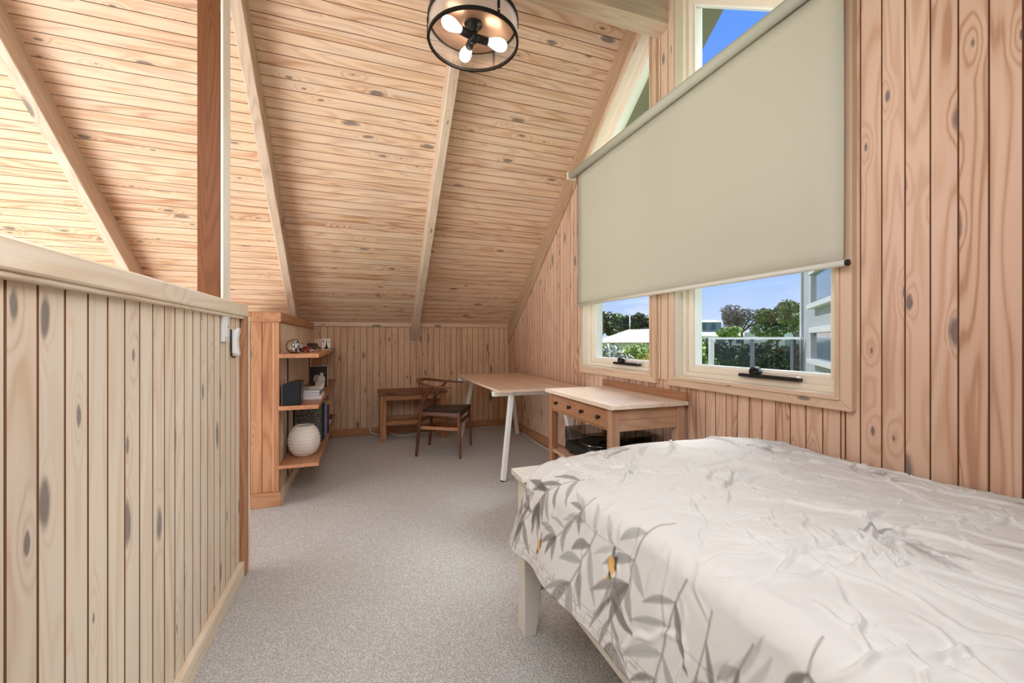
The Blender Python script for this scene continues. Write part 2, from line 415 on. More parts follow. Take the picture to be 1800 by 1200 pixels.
def rafter(x0, x1, depth, mat=M['rafter']):
    # vertical depth below the boards
    y0, y1 = YB, YR
    w = x1 - x0; dperp = depth / math.sqrt(1 + SL * SL)
    p = [(-w / 2, -0.01), (w / 2, -0.01), (w / 2, dperp - 0.006), (w / 2 - 0.006, dperp), (-w / 2 + 0.006, dperp), (-w / 2, dperp - 0.006)]
    U = Nin.cross(SD)   # so that SD x U = Nin
    U = Vector((1, 0, 0)) if SD.cross(Vector((1, 0, 0))).dot(Nin) > 0 else Vector((-1, 0, 0))
    org = Vector(((x0 + x1) / 2, YB, Z0))
    # bottom end is cut plumb at the wall: l0 depends on n, so build by hand
    N = SD.cross(U); tanA = SL
    L1 = slope_len + 0.02
    k = len(p); vb = [(u, n, -n * (-Nin.y / SD.y) if False else n * (Nin.y / -SD.y)) for u, n in p]; vt = [(u, n, L1) for u, n in p]
    f = [tuple(range(k - 1, -1, -1)), tuple(range(k, 2 * k))] + [(i, (i + 1) % k, k + (i + 1) % k, k + i) for i in range(k)]
    o = mesh_obj('rafter', vb + vt, f, mat, ceiling); o.matrix_local = frame_matrix(org, U, N, SD); fix_normals(o)
    return o
for xc in (-3.26, -1.96, -0.70, 0.625): rafter(xc - 0.037, xc + 0.037, 0.215)
rafter(1.874, 1.960, 0.250, M['rafter_dark'])
for xc in (0.625,):                                           # small packer under the middle rafter foot
    box('packer', xc - 0.045, xc + 0.045, YB - 0.02, YB + 0.002, Z0 - 0.235, Z0 - 0.222, M['trim'], ceiling)
box('ridge_beam', XL, XW - 0.005, 2.205, 2.335, 3.205, 3.72, M['rafter'], ceiling, 0.004, 'x')

# garden-side knee wall (back) -------------------------------------
wall_back = struct(box('wall_back', XL, XW + 0.02, YB + 0.014, YB + 0.14, -2.6, Z0 + 0.10, M['back']))
_inv = lambda root, p: Vector(p) - root.location
def wall_boards(root, mat, face_origin, U, n, z0, z1, pitch=PITCH, prof=None):
    for i in range(n):
        u = (i + 0.5) * pitch
        o = Vector(face_origin) + Vector(U) * u
        hl = (z1 - z0) / 2; o.z = (z0 + z1) / 2
        prism('board', mat, root, _inv(root, o), U, (0, 0, 1), prof or board_profile(pitch), lambda q: -hl, lambda q: hl)
wall_boards(wall_back, M['wall'], (XW, YB + 0.016, 0), (-1, 0, 0), 38, 0.085, 1.335)
def cbox(root, name, x0, x1, y0, y1, z0, z1, mat, bev=0.0, axis='z'):
    l = root.location
    return box(name, x0 - l.x, x1 - l.x, y0 - l.y, y1 - l.y, z0 - l.z, z1 - l.z, mat, root, bev, axis)
cbox(wall_back, 'cornice', -0.90, XW, YB - 0.022, YB + 0.014, 1.324, 1.374, M['trim'], 0.004, 'x')
struct(box('baseboard_back', -0.53, XW, YB - 0.018, YB + 0.01, 0.0, 0.092, M['brown'], None, 0.005, 'x'))

# gable wall with the windows (right) ------------------------------
def poly_x(poly, x0, x1):
    n = len(poly); v = [(x0, y, z) for y, z in poly] + [(x1, y, z) for y, z in poly]
    return v, [tuple(range(n))] + [tuple(range(2 * n - 1, n - 1, -1))] + [(i, n + i, n + (i + 1) % n, (i + 1) % n) for i in range(n)]
def polys_x(name, polys, x0, x1, mat, parent=None):
    V = []; Fc = []
    for p in polys:
        v, f = poly_x(p, x0, x1); k = len(V); V += v; Fc += [tuple(i + k for i in q) for q in f]
    o = mesh_obj(name, V, Fc, mat, parent); fix_normals(o); return o
W1 = [(2.385, 0.928), (3.335, 0.928), (3.335, zc(3.335) - 0.315), (2.385, zc(2.385) - 0.315)]
W2 = [(1.185, 0.928), (2.155, 0.928), (2.155, zc(2.155) - 0.315), (1.185, zc(1.185) - 0.315)]
up = 0.04
wall_right = struct(polys_x('wall_right', [
    [(3.345, -0.3), (YB + 0.1, -0.3), (YB + 0.1, zc(YB + 0.1) + up), (3.345, zc(3.345) + up)],
    [(1.175, -0.3), (3.345, -0.3), (3.345, 0.905), (1.175, 0.905)],
    [(2.165, 0.905), (2.375, 0.905), (2.375, zc(2.375) + up), (2.27, zc(2.27) + up), (2.165, zc(2.165) + up)],
    [(YF - 0.1, -0.3), (1.175, -0.3), (1.175, zc(1.175) + up), (YF - 0.1, zc(YF) - 0.08 + up)],
    [(2.375, zc(2.375) - 0.29), (3.345, zc(3.345) - 0.29), (3.345, zc(3.345) + up), (2.375, zc(2.375) + up)],
    [(1.175, zc(1.175) - 0.29), (2.165, zc(2.165) - 0.29), (2.165, zc(2.165) + up), (1.175, zc(1.175) + up)]],
    XW + 0.014, XW + 0.17, M['back']))
ys = [0.674 + 0.0737 * i for i in range(-14, 65)]
def gboard(ya, yb, z0f, z1f, mat=M['gable'], xo=XW + 0.016):
    w = yb - ya; yc = (ya + yb) / 2
    hl0 = z0f(yc); hl1 = z1f(yc); zm = (hl0 + hl1) / 2
    prism('board', mat, wall_right, (xo, yc, zm), (0, 1, 0), (0, 0, 1), board_profile(w), lambda u: z0f(yc + u) - zm, lambda u: z1f(yc + u) - zm)
for ya in ys:
    yb = ya + 0.0737
    if yb > YB + 0.03: break
    yb = min(yb, YB)
    if yb - ya < 0.02: continue
    zero = lambda y: 0.0
    if yb <= 1.17 or (ya < 1.13 and yb < 1.20):
        gboard(ya, min(yb, 1.172), zero, lambda y: zc(y) - 0.01)
        if yb > 1.174: gboard(1.173, yb, zero, lambda y: 0.90)
    elif ya >= 3.348: gboard(ya, yb, zero, lambda y: zc(y) - 0.20)
    elif yb > 3.37:
        gboard(max(ya, 3.347), yb, zero, lambda y: zc(y) - 0.20)
        if ya < 3.33: gboard(ya, 3.345, zero, lambda y: 0.90)
    else: gboard(ya, yb, zero, lambda y: 0.90)
for ya, yb in ((2.166, 2.236), (2.236, 2.306), (2.306, 2.374)):
    gboard(ya, yb, lambda y: 0.902, lambda y: zc(y) - 0.1, M['trim'], XW + 0.006)
struct(box('baseboard_right', XW - 0.016, XW + 0.01, YF, YB - 0.019, 0.0, 0.10, M['brown'], None, 0.005, 'y'))

def window(name, W):
    root = struct(bpy.data.objects.new(name, None)); link(root)
    ring_pieces('architrave', M['trim'], root, W, -0.055, 0.0, 1.868, 1.905, 0.004)
    ring_pieces('bead', M['trim'], root, W, -0.012, 0.006, 1.860, 1.872, 0.002)
    ring_pieces('jamb', M['cream'], root, W, 0.0, 0.010, 1.872, 2.06, 0.001)
    ring_pieces('frame', M['cream'], root, W, 0.010, 0.038, 1.925, 2.06, 0.002)
    ring_pieces('sash', M['cream'], root, W, 0.037, 0.076, 1.948, 2.02, 0.004)
    ring_pieces('glazing_bead', M['sash'], root, W, 0.075, 0.086, 1.962, 2.01, 0.001)
    p = inset(W, 0.082); v, f = poly_x([tuple(q) for q in p], 1.984, 1.990)
    mesh_obj('pane', v, f, M['glass'], root)
    y0, y1 = W[0][0], W[1][0]
    box('transom', 1.95, 2.02, y0 + 0.05, y1 - 0.05, 1.80, 1.89, M['cream'], root, 0.003, 'y')
    # winder stay on the sill
    yc = (y0 + y1) / 2 - 0.135
    st = box('stay_base', 1.898, 1.928, yc - 0.165, yc + 0.165, 0.972, 0.990, M['black'], root, 0.004, 'y')
    return root, yc
win1, yc1 = window('window_1', W1)
win2, yc2 = window('window_2', W2)
for w, yc in ((win1, yc1), (win2, yc2)):
    hs = lathe('stay_gear', M['blackmetal'], w, [(0.0, -0.02), (0.022, -0.02), (0.025, -0.012), (0.025, 0.012), (0.022, 0.02), (0.0, 0.02)], (1.916, yc + 0.075, 1.004), 20, (0, math.pi / 2, 0))
    box('stay_arm', 1.900, 1.924, yc - 0.155, yc + 0.02, 0.990, 0.994, M['chrome'], w, 0.001, 'y')
    tube('stay_crank', M['blackmetal'], w, [(1.90, yc + 0.075, 1.01), (1.885, yc + 0.06, 1.02), (1.888, yc + 0.03, 1.018)], [0.006, 0.006, 0.005], 8, 4)

M['facing'] = wood('pale_lit_pine_facing', lin(250, 244, 230), lin(240, 228, 206), None, ring=0.4, knots=0.1)  # paler wood with window light painted into its near-white tone
# loft partition (left) --------------------------------------------
wall_left = struct(box('wall_left', -0.655, -0.579, YF, 2.43, -0.3, 1.285, M['back']))
wp = 0.0755
y = 2.385; seams = []
while y > -0.2: seams.append(y); y -= wp
for yb in seams:
    ya = yb - wp
    prism('board', M['part'], wall_left, _inv(wall_left, (-0.581, (ya + yb) / 2, 0.66)), (0, -1, 0), (0, 0, 1), board_profile(wp, 0.016, 0.0024, 0.0010), lambda q: -0.64, lambda q: 0.64)
cbox(wall_left, 'cap', -0.685, -0.540, YF, 2.447, 1.282, 1.340, M['part'], 0.006, 'y')
cbox(wall_left, 'cap_bead', -0.600, -0.546, YF, 2.440, 1.270, 1.2825, M['part'], 0.004, 'y')
cbox(wall_left, 'end_trim', -0.668, -0.538, 2.386, 2.440, 0.0, 1.282, M['brown'], 0.004)  # dark brown puts the shade of the unlit end face into the colour
cbox(wall_left, 'corner_bead', -0.575, -0.533, 2.432, 2.446, 0.0, 1.282, M['part'], 0.003)
cbox(wall_left, 'post', -0.652, -0.568, 2.100, 2.206, 1.340, 3.205, M['post'], 0.004)
cbox(wall_left, 'post_lit_facing', -0.5675, -0.558, 2.100, 2.206, 1.340, 3.205, M['facing'], 0.002)  # pale strip carrying the painted window light on the post's side
bl = struct(box('baseboard_left', -0.566, -0.544, YF, 2.385, 0.0, 0.078, M['part'], None, 0.003, 'y'))
t1 = prism('trim_1', M['part'], None, (-0.566, (YF + 2.385) / 2, 0.072), (0, 0, 1), (0, -1, 0), [(0, 0), (0.030, 0), (0.026, 0.010), (0.012, 0.017), (0, 0.019)], lambda q: -1.62, lambda q: 1.62)
struct(t1)

# low wall carrying the shelves ------------------------------------
wall_sh = struct(box('wall_left_rear', -1.20, -0.566, 3.346, YB + 0.01, -0.3, 1.30, M['back']))
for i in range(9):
    prism('board', M['brown'], wall_sh, _inv(wall_sh, (-0.585 - (i + 0.5) * 0.0705, 3.348, 0.69)), (-1, 0, 0), (0, 0, 1), board_profile(0.0705), lambda q: -0.61, lambda q: 0.61)  # same wood as the side boards, painted darker for the weaker light here
yy = 3.37
while yy < YB - 0.01:
    w = min(PITCH, YB - yy)
    prism('board', M['part'], wall_sh, _inv(wall_sh, (-0.568, yy + w / 2, 0.69)), (0, -1, 0), (0, 0, 1), board_profile(w), lambda q: -0.61, lambda q: 0.61)
    yy += PITCH
cbox(wall_sh, 'corner_post', -0.588, -0.546, 3.322, 3.372, 0.0, 1.292, M['brown'], 0.005)
cbox(wall_sh, 'cap', -1.20, -0.530, 3.300, YB - 0.002, 1.292, 1.360, M['brown'], 0.006, 'y')
for yc in (3.70, 5.13):
    cbox(wall_sh, 'shelf_track', -0.554, -0.545, yc - 0.011, yc + 0.011, 0.10, 1.036, M['black'], 0.001)
bs = struct(box('baseboard_left_rear', -0.553, -0.530, 3.306, YB, 0.0, 0.095, M['part'], None, 0.005, 'y'))
struct(box('baseboard_left_front', -1.20, -0.5305, 3.304, 3.334, 0.0, 0.10, M['brown'], None, 0.005, 'x'))

# parts of the house outside the frame ------------------------------
wall_front = struct(box('wall_front', XL, XW + 0.1, YF - 0.14, YF, -2.6, Z0 + 0.05, M['wall']))
GX = XL
wg = struct(polys_x('wall_left_gable', [
    [(YF, -2.6), (YB, -2.6), (YB, -1.3), (YF, -1.3)], [(YF, -1.3), (0.4, -1.3), (0.4, 1.8), (YF, Z0)], [(4.0, -1.3), (YB, -1.3), (YB, Z0), (4.0, 1.8)],
    [(YF, Z0), (0.4, 1.8), (4.0, 1.8), (YB, Z0), (YR, zc(YR))]], GX - 0.14, GX, M['wall']))
w3 = struct(bpy.data.objects.new('window_3', None)); link(w3)
ring_pieces('frame', M['cream'], w3, [(0.4, -1.3), (4.0, -1.3), (4.0, 1.8), (0.4, 1.8)], 0.0, 0.07, GX - 0.12, GX + 0.02, 0)
w4 = struct(bpy.data.objects.new('roof_fill_opening', None)); link(w4)  # added unseen opening, framed around the roof fill light
for xa, xb, ya, yb in ((SKX0 - 0.05, SKX0, SKY0, SKY1), (SKX1, SKX1 + 0.05, SKY0, SKY1), (SKX0 - 0.05, SKX1 + 0.05, SKY0 - 0.05, SKY0), (SKX0 - 0.05, SKX1 + 0.05, SKY1, SKY1 + 0.05)):
    v = slab_mesh(xa, xb, -0.03, 0.0, (ya, yb), -1); o = mesh_obj('frame', v, CUBE_F, M['cream'], w4); fix_normals(o)
# ------------------------------------------------------------------ furniture
# bed ---------------------------------------------------------------
bed = thing('bed', 'white painted wooden bed frame under the leaf print duvet', 'bed', (1.235, 0.55, 0))
def b2(name, x0, x1, y0, y1, z0, z1, mat=M['bedwhite'], bev=0.004, axis='z'):
    return box(name, x0 - 1.235, x1 - 1.235, y0 - 0.55, y1 - 0.55, z0, z1, mat, bed, bev, axis)
def bed_post(x0, x1, y0, y1, h, flip):
    v = []
    tp = 0.022
    lv = [(0.0, tp), (0.14, 0.0), (h, 0.0)]
    for z, t in lv:
        a0, a1 = (x0, x1 - t) if not flip else (x0 + t, x1)
        v += [(a0, y0, z), (a1, y0, z), (a1, y1, z), (a0, y1, z)]
    f = [(3, 2, 1, 0), (8, 9, 10, 11)]
    for l in (0, 4):
        f += [(l, l + 1, l + 5, l + 4), (l + 1, l + 2, l + 6, l + 5), (l + 2, l + 3, l + 7, l + 6), (l + 3, l, l + 4, l + 7)]
    v = [(a - 1.235, b - 0.55, c) for a, b, c in v]
    return add_bevel(mesh_obj('leg', v, f, M['bedwhite'], bed), 0.003)
bed_post(0.600, 0.672, 1.525, 1.600, 0.60, False)
bed_post(1.795, 1.867, 1.525, 1.600, 0.60, True)
bed_post(0.600, 0.672, -0.560, -0.485, 0.95, False)
bed_post(1.795, 1.867, -0.560, -0.485, 0.95, True)
b2('foot_cap', 0.578, 1.872, 1.497, 1.622, 0.616, 0.640, axis='x')
b2('foot_cap_mould', 0.590, 1.870, 1.510, 1.612, 0.598, 0.616, axis='x')
b2('foot_rail', 0.672, 1.795, 1.550, 1.580, 0.155, 0.36, axis='x')
b2('foot_rail', 0.672, 1.795, 1.550, 1.580, 0.50, 0.598, axis='x')
b2('side_rail', 0.622, 0.650, -0.485, 1.525, 0.30, 0.42, axis='y')
b2('side_rail', 1.817, 1.845, -0.485, 1.525, 0.30, 0.42, axis='y')
b2('head_panel', 0.672, 1.795, -0.545, -0.515, 0.30, 0.95, axis='x')
M['mattress'] = plain('white_mattress', lin(226, 222, 214), 0.8)
mt = box('mattress', 0.66, 1.81, -0.47, 1.40, 0.34, 0.60, M['mattress'], None, 0.04)
tag(mt, 'white mattress lying hidden under the leaf print duvet', 'mattress')

# duvet ------------------------------------------------------------
def lattice(rng, s, v, cell_s, cell_v):
    ns = int((s.max() - s.min()) / cell_s) + 4; nv = int((v.max() - v.min()) / cell_v) + 4
    g = rng.random((ns, nv))
    a = (s - s.min()) / cell_s; b = (v - v.min()) / cell_v
    i = a.astype(int); j = b.astype(int); fa = a - i; fb = b - j
    fa = fa * fa * (3 - 2 * fa); fb = fb * fb * (3 - 2 * fb)
    return g[i, j] * (1 - fa) * (1 - fb) + g[i + 1, j] * fa * (1 - fb) + g[i, j + 1] * (1 - fa) * fb + g[i + 1, j + 1] * fa * fb
def build_duvet():
    rng = np.random.default_rng(11); R = random.Random(5)
    XR, XE, YE = 1.872, 0.735, 1.44        # wall side, left edge of the top, foot edge of the top
    top_w = XR - XE
    step = 0.0029
    s1 = np.arange(0, top_w + 0.385, step)
    v1 = np.concatenate([np.arange(-0.46, 0.10, 0.02), np.arange(0.10, YE + 0.155, step)])
    s, v = np.meshgrid(s1, v1, indexing='ij'); shp = s.shape
    S = s.ravel(); V = v.ravel()
    a = np.maximum(0, S - top_w); b = np.maximum(0, V - YE)
    d = (a ** 4 + b ** 4) ** 0.25; d2 = np.sqrt(a * a + b * b); da = np.where(d2 > 1e-6, a / np.maximum(d2, 1e-6), 0); db = np.where(d2 > 1e-6, b / np.maximum(d2, 1e-6), 0)
    foot = np.clip((V - 0.8) / 0.65, 0, 1); foot = foot * foot * (3 - 2 * foot)
    r = 0.072 + 0.055 * foot                    # edge rounding
    q = np.minimum(d / r, math.pi / 2 * 0.88); e = np.maximum(0, d - r * math.pi / 2 * 0.88)
    flare = 0.22 + 0.04 * foot
    hor = r * np.sin(q) + e * flare
    drop = r * (1 - np.cos(q)) + e * np.sqrt(np.maximum(0.1, 1 - flare ** 2))
    X = XR - np.minimum(S, top_w) * (1 + 0.028 * foot) - hor * da
    Y = np.minimum(V, YE) + hor * db
    wall_side = np.exp(-(S / 0.10) ** 2)
    Z = 0.704 + 0.028 * np.sin(np.clip(S / top_w, 0, 1) * math.pi * 0.85) - 0.02 * np.clip(S / top_w, 0, 1) ** 3 - drop - 0.02 * wall_side
    Z += 0.02 * (lattice(rng, S, V, 0.42, 0.5) - 0.5)
    on_top = np.exp(-(d / 0.10) ** 2)
    # hanging folds of the side, deeper towards the hem and the foot
    fold = np.sin(V * 17 + 1.3 * np.sin(V * 6)) * 0.5 + np.sin(V * 31 + 0.7) * 0.25
    amp = np.clip(e / 0.3, 0, 1) * (0.009 + 0.022 * foot)
    X -= fold * amp * da * 1.0; Y += fold * amp * db
    # fine crumple and sharp press creases, as a height along the surface normal
    h = 0.006 * (lattice(rng, S, V, 0.13, 0.09) - 0.5) + 0.0030 * np.abs(lattice(rng, S, V, 0.07, 0.04) - 0.5) * -2 + 0.0016 * (lattice(rng, S, V, 0.018, 0.014) - 0.5)
    h *= (0.35 + 0.65 * on_top)
    def crease(s0, v0, ang, L, hgt, wd, bend):
        cs, sn = math.cos(ang), math.sin(ang)
        p = (S - s0) * cs + (V - v0) * sn; t = (S - s0) * -sn + (V - v0) * cs
        t = t - bend * (p / L) ** 2 * L - 0.006 * np.sin(p / L * 9 + s0 * 40)
        env = np.clip(1 - np.abs(p / L), 0, 1) ** 0.7
        return env * hgt * (np.exp(-(t / wd) ** 2) - 0.75 * np.exp(-((t - 2.0 * wd) / (1.6 * wd)) ** 2))
    for i in range(190):
        s0 = R.uniform(0.02, top_w); v0 = R.uniform(0.15, 1.42)
        ang = R.choice([0.25, 0.45, 1.25, 1.5, 2.3]) + R.gauss(0, 0.3)
        big = R.random() < 0.3
        h += crease(s0, v0, ang, R.uniform(0.10, 0.34) if big else R.uniform(0.04, 0.14), R.uniform(0.009, 0.016) if big else R.uniform(0.003, 0.007),
                    R.uniform(0.0045, 0.0075) if big else R.uniform(0.003, 0.005), R.uniform(-0.3, 0.3)) * on_top
    for i in range(16):
        h += crease(top_w + R.uniform(0.0, 0.3), R.uniform(0.7, 1.5), R.uniform(-0.5, 0.9), R.uniform(0.06, 0.2), 0.006, 0.007, R.uniform(-0.3, 0.3)) * (1 - on_top)
    Pm = np.stack([X, Y, Z], 1).reshape(shp + (3,))
    gs = np.gradient(Pm, axis=0); gv = np.gradient(Pm, axis=1)
    n = np.cross(gs, gv); n /= np.maximum(np.linalg.norm(n, axis=2, keepdims=True), 1e-9)
    flip = np.sign(n[shp[0] // 3, shp[1] // 2, 2]); n *= flip
    Pm = Pm + n * h.reshape(shp + (1,))
    Pm[..., 0] = np.minimum(Pm[..., 0], 1.876)
    # print: leaves, twigs, birds, key border --------------------------------
    base = np.array([0.70, 0.685, 0.655]); C = np.tile(base, (S.size, 1))
    def paint(mask, col, alpha):
        m = (np.clip(mask, 0, 1) * alpha)[:, None]; C[:] = C * (1 - m) + np.array(col) * m
    def local(s0, v0, rad):
        return np.nonzero((np.abs(S - s0) < rad) & (np.abs(V - v0) < rad))[0]
    def paint_i(idx, mask, col, alpha):
        m = (np.clip(mask, 0, 1) * alpha)[:, None]; C[idx] = C[idx] * (1 - m) + np.array(col) * m
    def leaf(s0, v0, ang, L, W, col, alpha):
        idx = local(s0 + math.cos(ang) * L / 2, v0 + math.sin(ang) * L / 2, L * 0.75)
        if idx.size == 0: return
        cs, sn = math.cos(ang), math.sin(ang)
        p = ((S[idx] - s0) * cs + (V[idx] - v0) * sn) / L; t = (S[idx] - s0) * -sn + (V[idx] - v0) * cs
        t = t - W * 0.35 * np.sin(p * 3.0)
        half = W / 2 * np.sin(np.clip(p, 0, 1) * math.pi) ** 0.75 * (1.25 - 0.5 * p)
        edge = np.where((p > 0) & (p < 1), (half - np.abs(t)) / 0.0036 + 0.35, -1)
        shade = 0.82 + 0.36 * (t > 0)
        paint_i(idx, edge, col, alpha * 0.9); 
        mid = np.where((p > 0.02) & (p < 0.97), 1 - np.abs(t) / 0.003, 0); paint_i(idx, mid, [c * 0.6 for c in col], 0.35 * alpha)
    def twig(pts, wd, col, alpha):
        for (x0, y0), (x1, y1) in zip(pts[:-1], pts[1:]):
            L = math.hypot(x1 - x0, y1 - y0); idx = local((x0 + x1) / 2, (y0 + y1) / 2, L)
            if idx.size == 0 or L < 1e-5: continue
            ux, uy = (x1 - x0) / L, (y1 - y0) / L
            p = (S[idx] - x0) * ux + (V[idx] - y0) * uy; t = (S[idx] - x0) * -uy + (V[idx] - y0) * ux
            paint_i(idx, np.where((p > -wd) & (p < L + wd), (wd - np.abs(t)) / 0.0032 + 0.5, -1), col, alpha)
    greys = [(0.11, 0.10, 0.09), (0.16, 0.15, 0.135), (0.24, 0.22, 0.195), (0.34, 0.315, 0.28), (0.30, 0.31, 0.29)]
    def spray(s0, v0, ang, n, scale, top):
        x, y = s0, v0; pts = [(x, y)]
        for i in range(n):
            ang += R.gauss(0, 0.22); L = R.uniform(0.035, 0.06) * scale
            x += math.cos(ang) * L; y += math.sin(ang) * L; pts.append((x, y))
        twig(pts, 0.0017 * scale, (0.22, 0.20, 0.18), 0.35 if top else 0.8)
        for i, (px, py) in enumerate(pts[1:]):
            for sd in (-1, 1):
                if R.random() < 0.85:
                    leaf(px, py, ang + sd * R.uniform(0.35, 1.0), R.uniform(0.06, 0.115) * scale, R.uniform(0.013, 0.023) * scale, R.choice(greys), R.uniform(0.2, 0.42) if top else R.uniform(0.62, 0.95))
        for q in range(2): leaf(x, y, ang + R.gauss(0, 0.5), R.uniform(0.08, 0.12) * scale, 0.02 * scale, R.choice(greys[:3]), 0.35 if top else 0.85)
    # faint wash sprays behind, then the clear ones
    for i in range(15):
        spray(R.uniform(0.0, top_w + 0.3), R.uniform(0.1, 1.5), R.uniform(0, 6.28), R.randint(2, 4), R.uniform(0.9, 1.4), True)
    for i in range(4):
        spray(R.uniform(0.1, top_w), R.uniform(0.1, 1.4), R.uniform(0, 6.28), R.randint(3, 5), R.uniform(0.9, 1.2), True)
    for i in range(13):                                             # hanging sprays down the side
        spray(top_w + R.uniform(-0.02, 0.15), 0.28 + i * 0.094 + R.uniform(-0.02, 0.02), R.uniform(-0.3, 0.5), R.randint(3, 4), R.uniform(1.0, 1.35), False)
    for bs, bv, k in ((top_w + 0.19, 0.97, 1.1), (top_w + 0.30, 1.30, 0.9)):    # two small birds
        for ds, dv, ra, rb, col in ((0.0, 0.0, 0.026, 0.014, (0.70, 0.38, 0.08)), (-0.012, -0.012, 0.020, 0.007, (0.05, 0.045, 0.045)), (0.024, 0.002, 0.010, 0.009, (0.05, 0.045, 0.045)),
                                    (0.032, 0.008, 0.006, 0.004, (0.62, 0.30, 0.05)), (-0.034, -0.004, 0.018, 0.004, (0.12, 0.10, 0.10))):
            idx = local(bs + ds * k, bv + dv * k, 0.06)
            if idx.size: paint_i(idx, (1 - np.sqrt(((S[idx] - bs - ds * k) / (ra * k)) ** 2 + ((V[idx] - bv - dv * k) / (rb * k)) ** 2)) * 5, col, 0.92)
    hem = top_w + 0.38 - S                                         # key pattern along the hem
    cell = ((V * 34) % 1.0); cs2 = (hem * 34) % 1.0
    key = (hem < 0.058) & (hem > 0.004) & (((np.abs(cell - 0.15) < 0.09) | (np.abs(cs2 - 0.15) < 0.09)) & ~((np.floor(V * 34) + np.floor(hem * 34)) % 2 < 1) | (np.abs(cs2 - 0.5) < 0.07))
    paint(key.astype(float), (0.42, 0.40, 0.37), 0.75)
    ns, nv = shp
    idx = np.arange(ns * nv).reshape(shp)
    quads = np.stack([idx[:-1, :-1], idx[1:, :-1], idx[1:, 1:], idx[:-1, 1:]], -1).reshape(-1, 4)
    if flip > 0: pass
    else: quads = quads[:, ::-1]
    me = bpy.data.meshes.new('duvet'); me.vertices.add(ns * nv); me.vertices.foreach_set('co', Pm.reshape(-1).astype(np.float32))
    me.loops.add(quads.size); me.loops.foreach_set('vertex_index', quads.reshape(-1).astype(np.int32))
    me.polygons.add(len(quads)); me.polygons.foreach_set('loop_start', (np.arange(len(quads)) * 4).astype(np.int32))
    me.polygons.foreach_set('use_smooth', np.ones(len(quads), dtype=bool)); me.update(calc_edges=True)
    at_ = me.color_attributes.new('print', 'FLOAT_COLOR', 'POINT')
    at_.data.foreach_set('color', np.concatenate([C, np.ones((C.shape[0], 1))], 1).reshape(-1).astype(np.float32))
    g = G('leaf_print_cotton'); an = g.n('Attribute'); an.attribute_name = 'print'
    g.set(color=an.outputs['Color'], rough=0.75, spec=0.25, sheen=0.15); g.bump(g.noise(g.objcoord(False), 900.0, 2.0), 0.08, 0.001)
    me.materials.append(g.m)
    o = bpy.data.objects.new('duvet', me); link(o)
    so = o.modifiers.new('thickness', 'SOLIDIFY'); so.thickness = 0.006; so.offset = -1
    tag(o, 'creased white duvet with grey leaf print hanging over the bed side', 'duvet')
    return o
duvet = build_duvet()

# desk -------------------------------------------------------------
desk = thing('desk', 'long desk with pale wood top on white splayed trestle legs', 'desk', (1.455, 4.085, 0))
def D(x, y, z): return (x - 1.455, y - 4.085, z)
nP = 7
for i in range(nP):                                          # glued-up planks of the top
    x0 = 1.060 + i * (0.79 / nP); x1 = 1.060 + (i + 1) * (0.79 / nP)
    box('tabletop_plank', x0 - 1.455 + 0.0003, x1 - 1.455 - 0.0003, 3.262 - 4.085, 4.905 - 4.085, 0.728, 0.750, M['desktop'], desk, 0.0012, 'y')
for yb, ya in ((3.400, 3.275), (4.755, 4.860)):
    beam('trestle_bar', M['white'], desk, D(1.045, yb, 0.706), D(1.845, yb, 0.706), 0.05, 0.042)
    for xt, xb in ((1.215, 1.098), (1.69, 1.815)):
        beam('leg', M['white'], desk, D(xb, ya, 0.004), D(xt, yb + (0.0 if ya < yb else 0.0), 0.700), 0.052, 0.036, (1, 0, 0.0))
        box('foot_pad', xb - 1.455 - 0.02, xb - 1.455 + 0.02, ya - 4.085 - 0.022, ya - 4.085 + 0.022, 0.0, 0.006, M['black'], desk)

# console with drawers ----------------------------------------------
con = thing('console_table', 'brown pine console table with two drawers beside the desk', 'console table', (1.605, 2.495, 0))
def cb(name, x0, x1, y0, y1, z0, z1, mat=M['console'], bev=0.002, axis='z', parent=None):
    return box(name, x0 - 1.605, x1 - 1.605, y0 - 2.495, y1 - 2.495, z0, z1, mat, parent or con, bev, axis)
nP = 4
for i in range(nP):
    x0 = 1.330 + i * 0.55 / nP
    cb('top_plank', x0 + 0.0003, x0 + 0.55 / nP - 0.0003, 2.040, 2.950, 0.766, 0.790, M['console_top'], 0.0015, 'y')
cb('backsplash', 1.862, 1.882, 2.045, 2.990, 0.790, 0.842, M['console'], 0.003, 'y')
lx, ly = ((1.352, 1.406), (1.822, 1.876)), ((2.066, 2.120), (2.872, 2.926))
for a, b in lx:
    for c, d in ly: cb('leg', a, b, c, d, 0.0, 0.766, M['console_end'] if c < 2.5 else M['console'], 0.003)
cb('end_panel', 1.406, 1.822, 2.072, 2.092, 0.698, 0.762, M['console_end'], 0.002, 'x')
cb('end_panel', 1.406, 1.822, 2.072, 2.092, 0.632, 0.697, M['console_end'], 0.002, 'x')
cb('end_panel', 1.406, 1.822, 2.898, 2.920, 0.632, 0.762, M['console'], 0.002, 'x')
cb('apron', 1.358, 1.374, 2.120, 2.872, 0.752, 0.766, M['console'], 0.001, 'y')
cb('apron', 1.358, 1.374, 2.120, 2.872, 0.632, 0.644, M['console'], 0.001, 'y')
cb('back_rail', 1.850, 1.868, 2.120, 2.872, 0.632, 0.762, M['console'], 0.001, 'y')
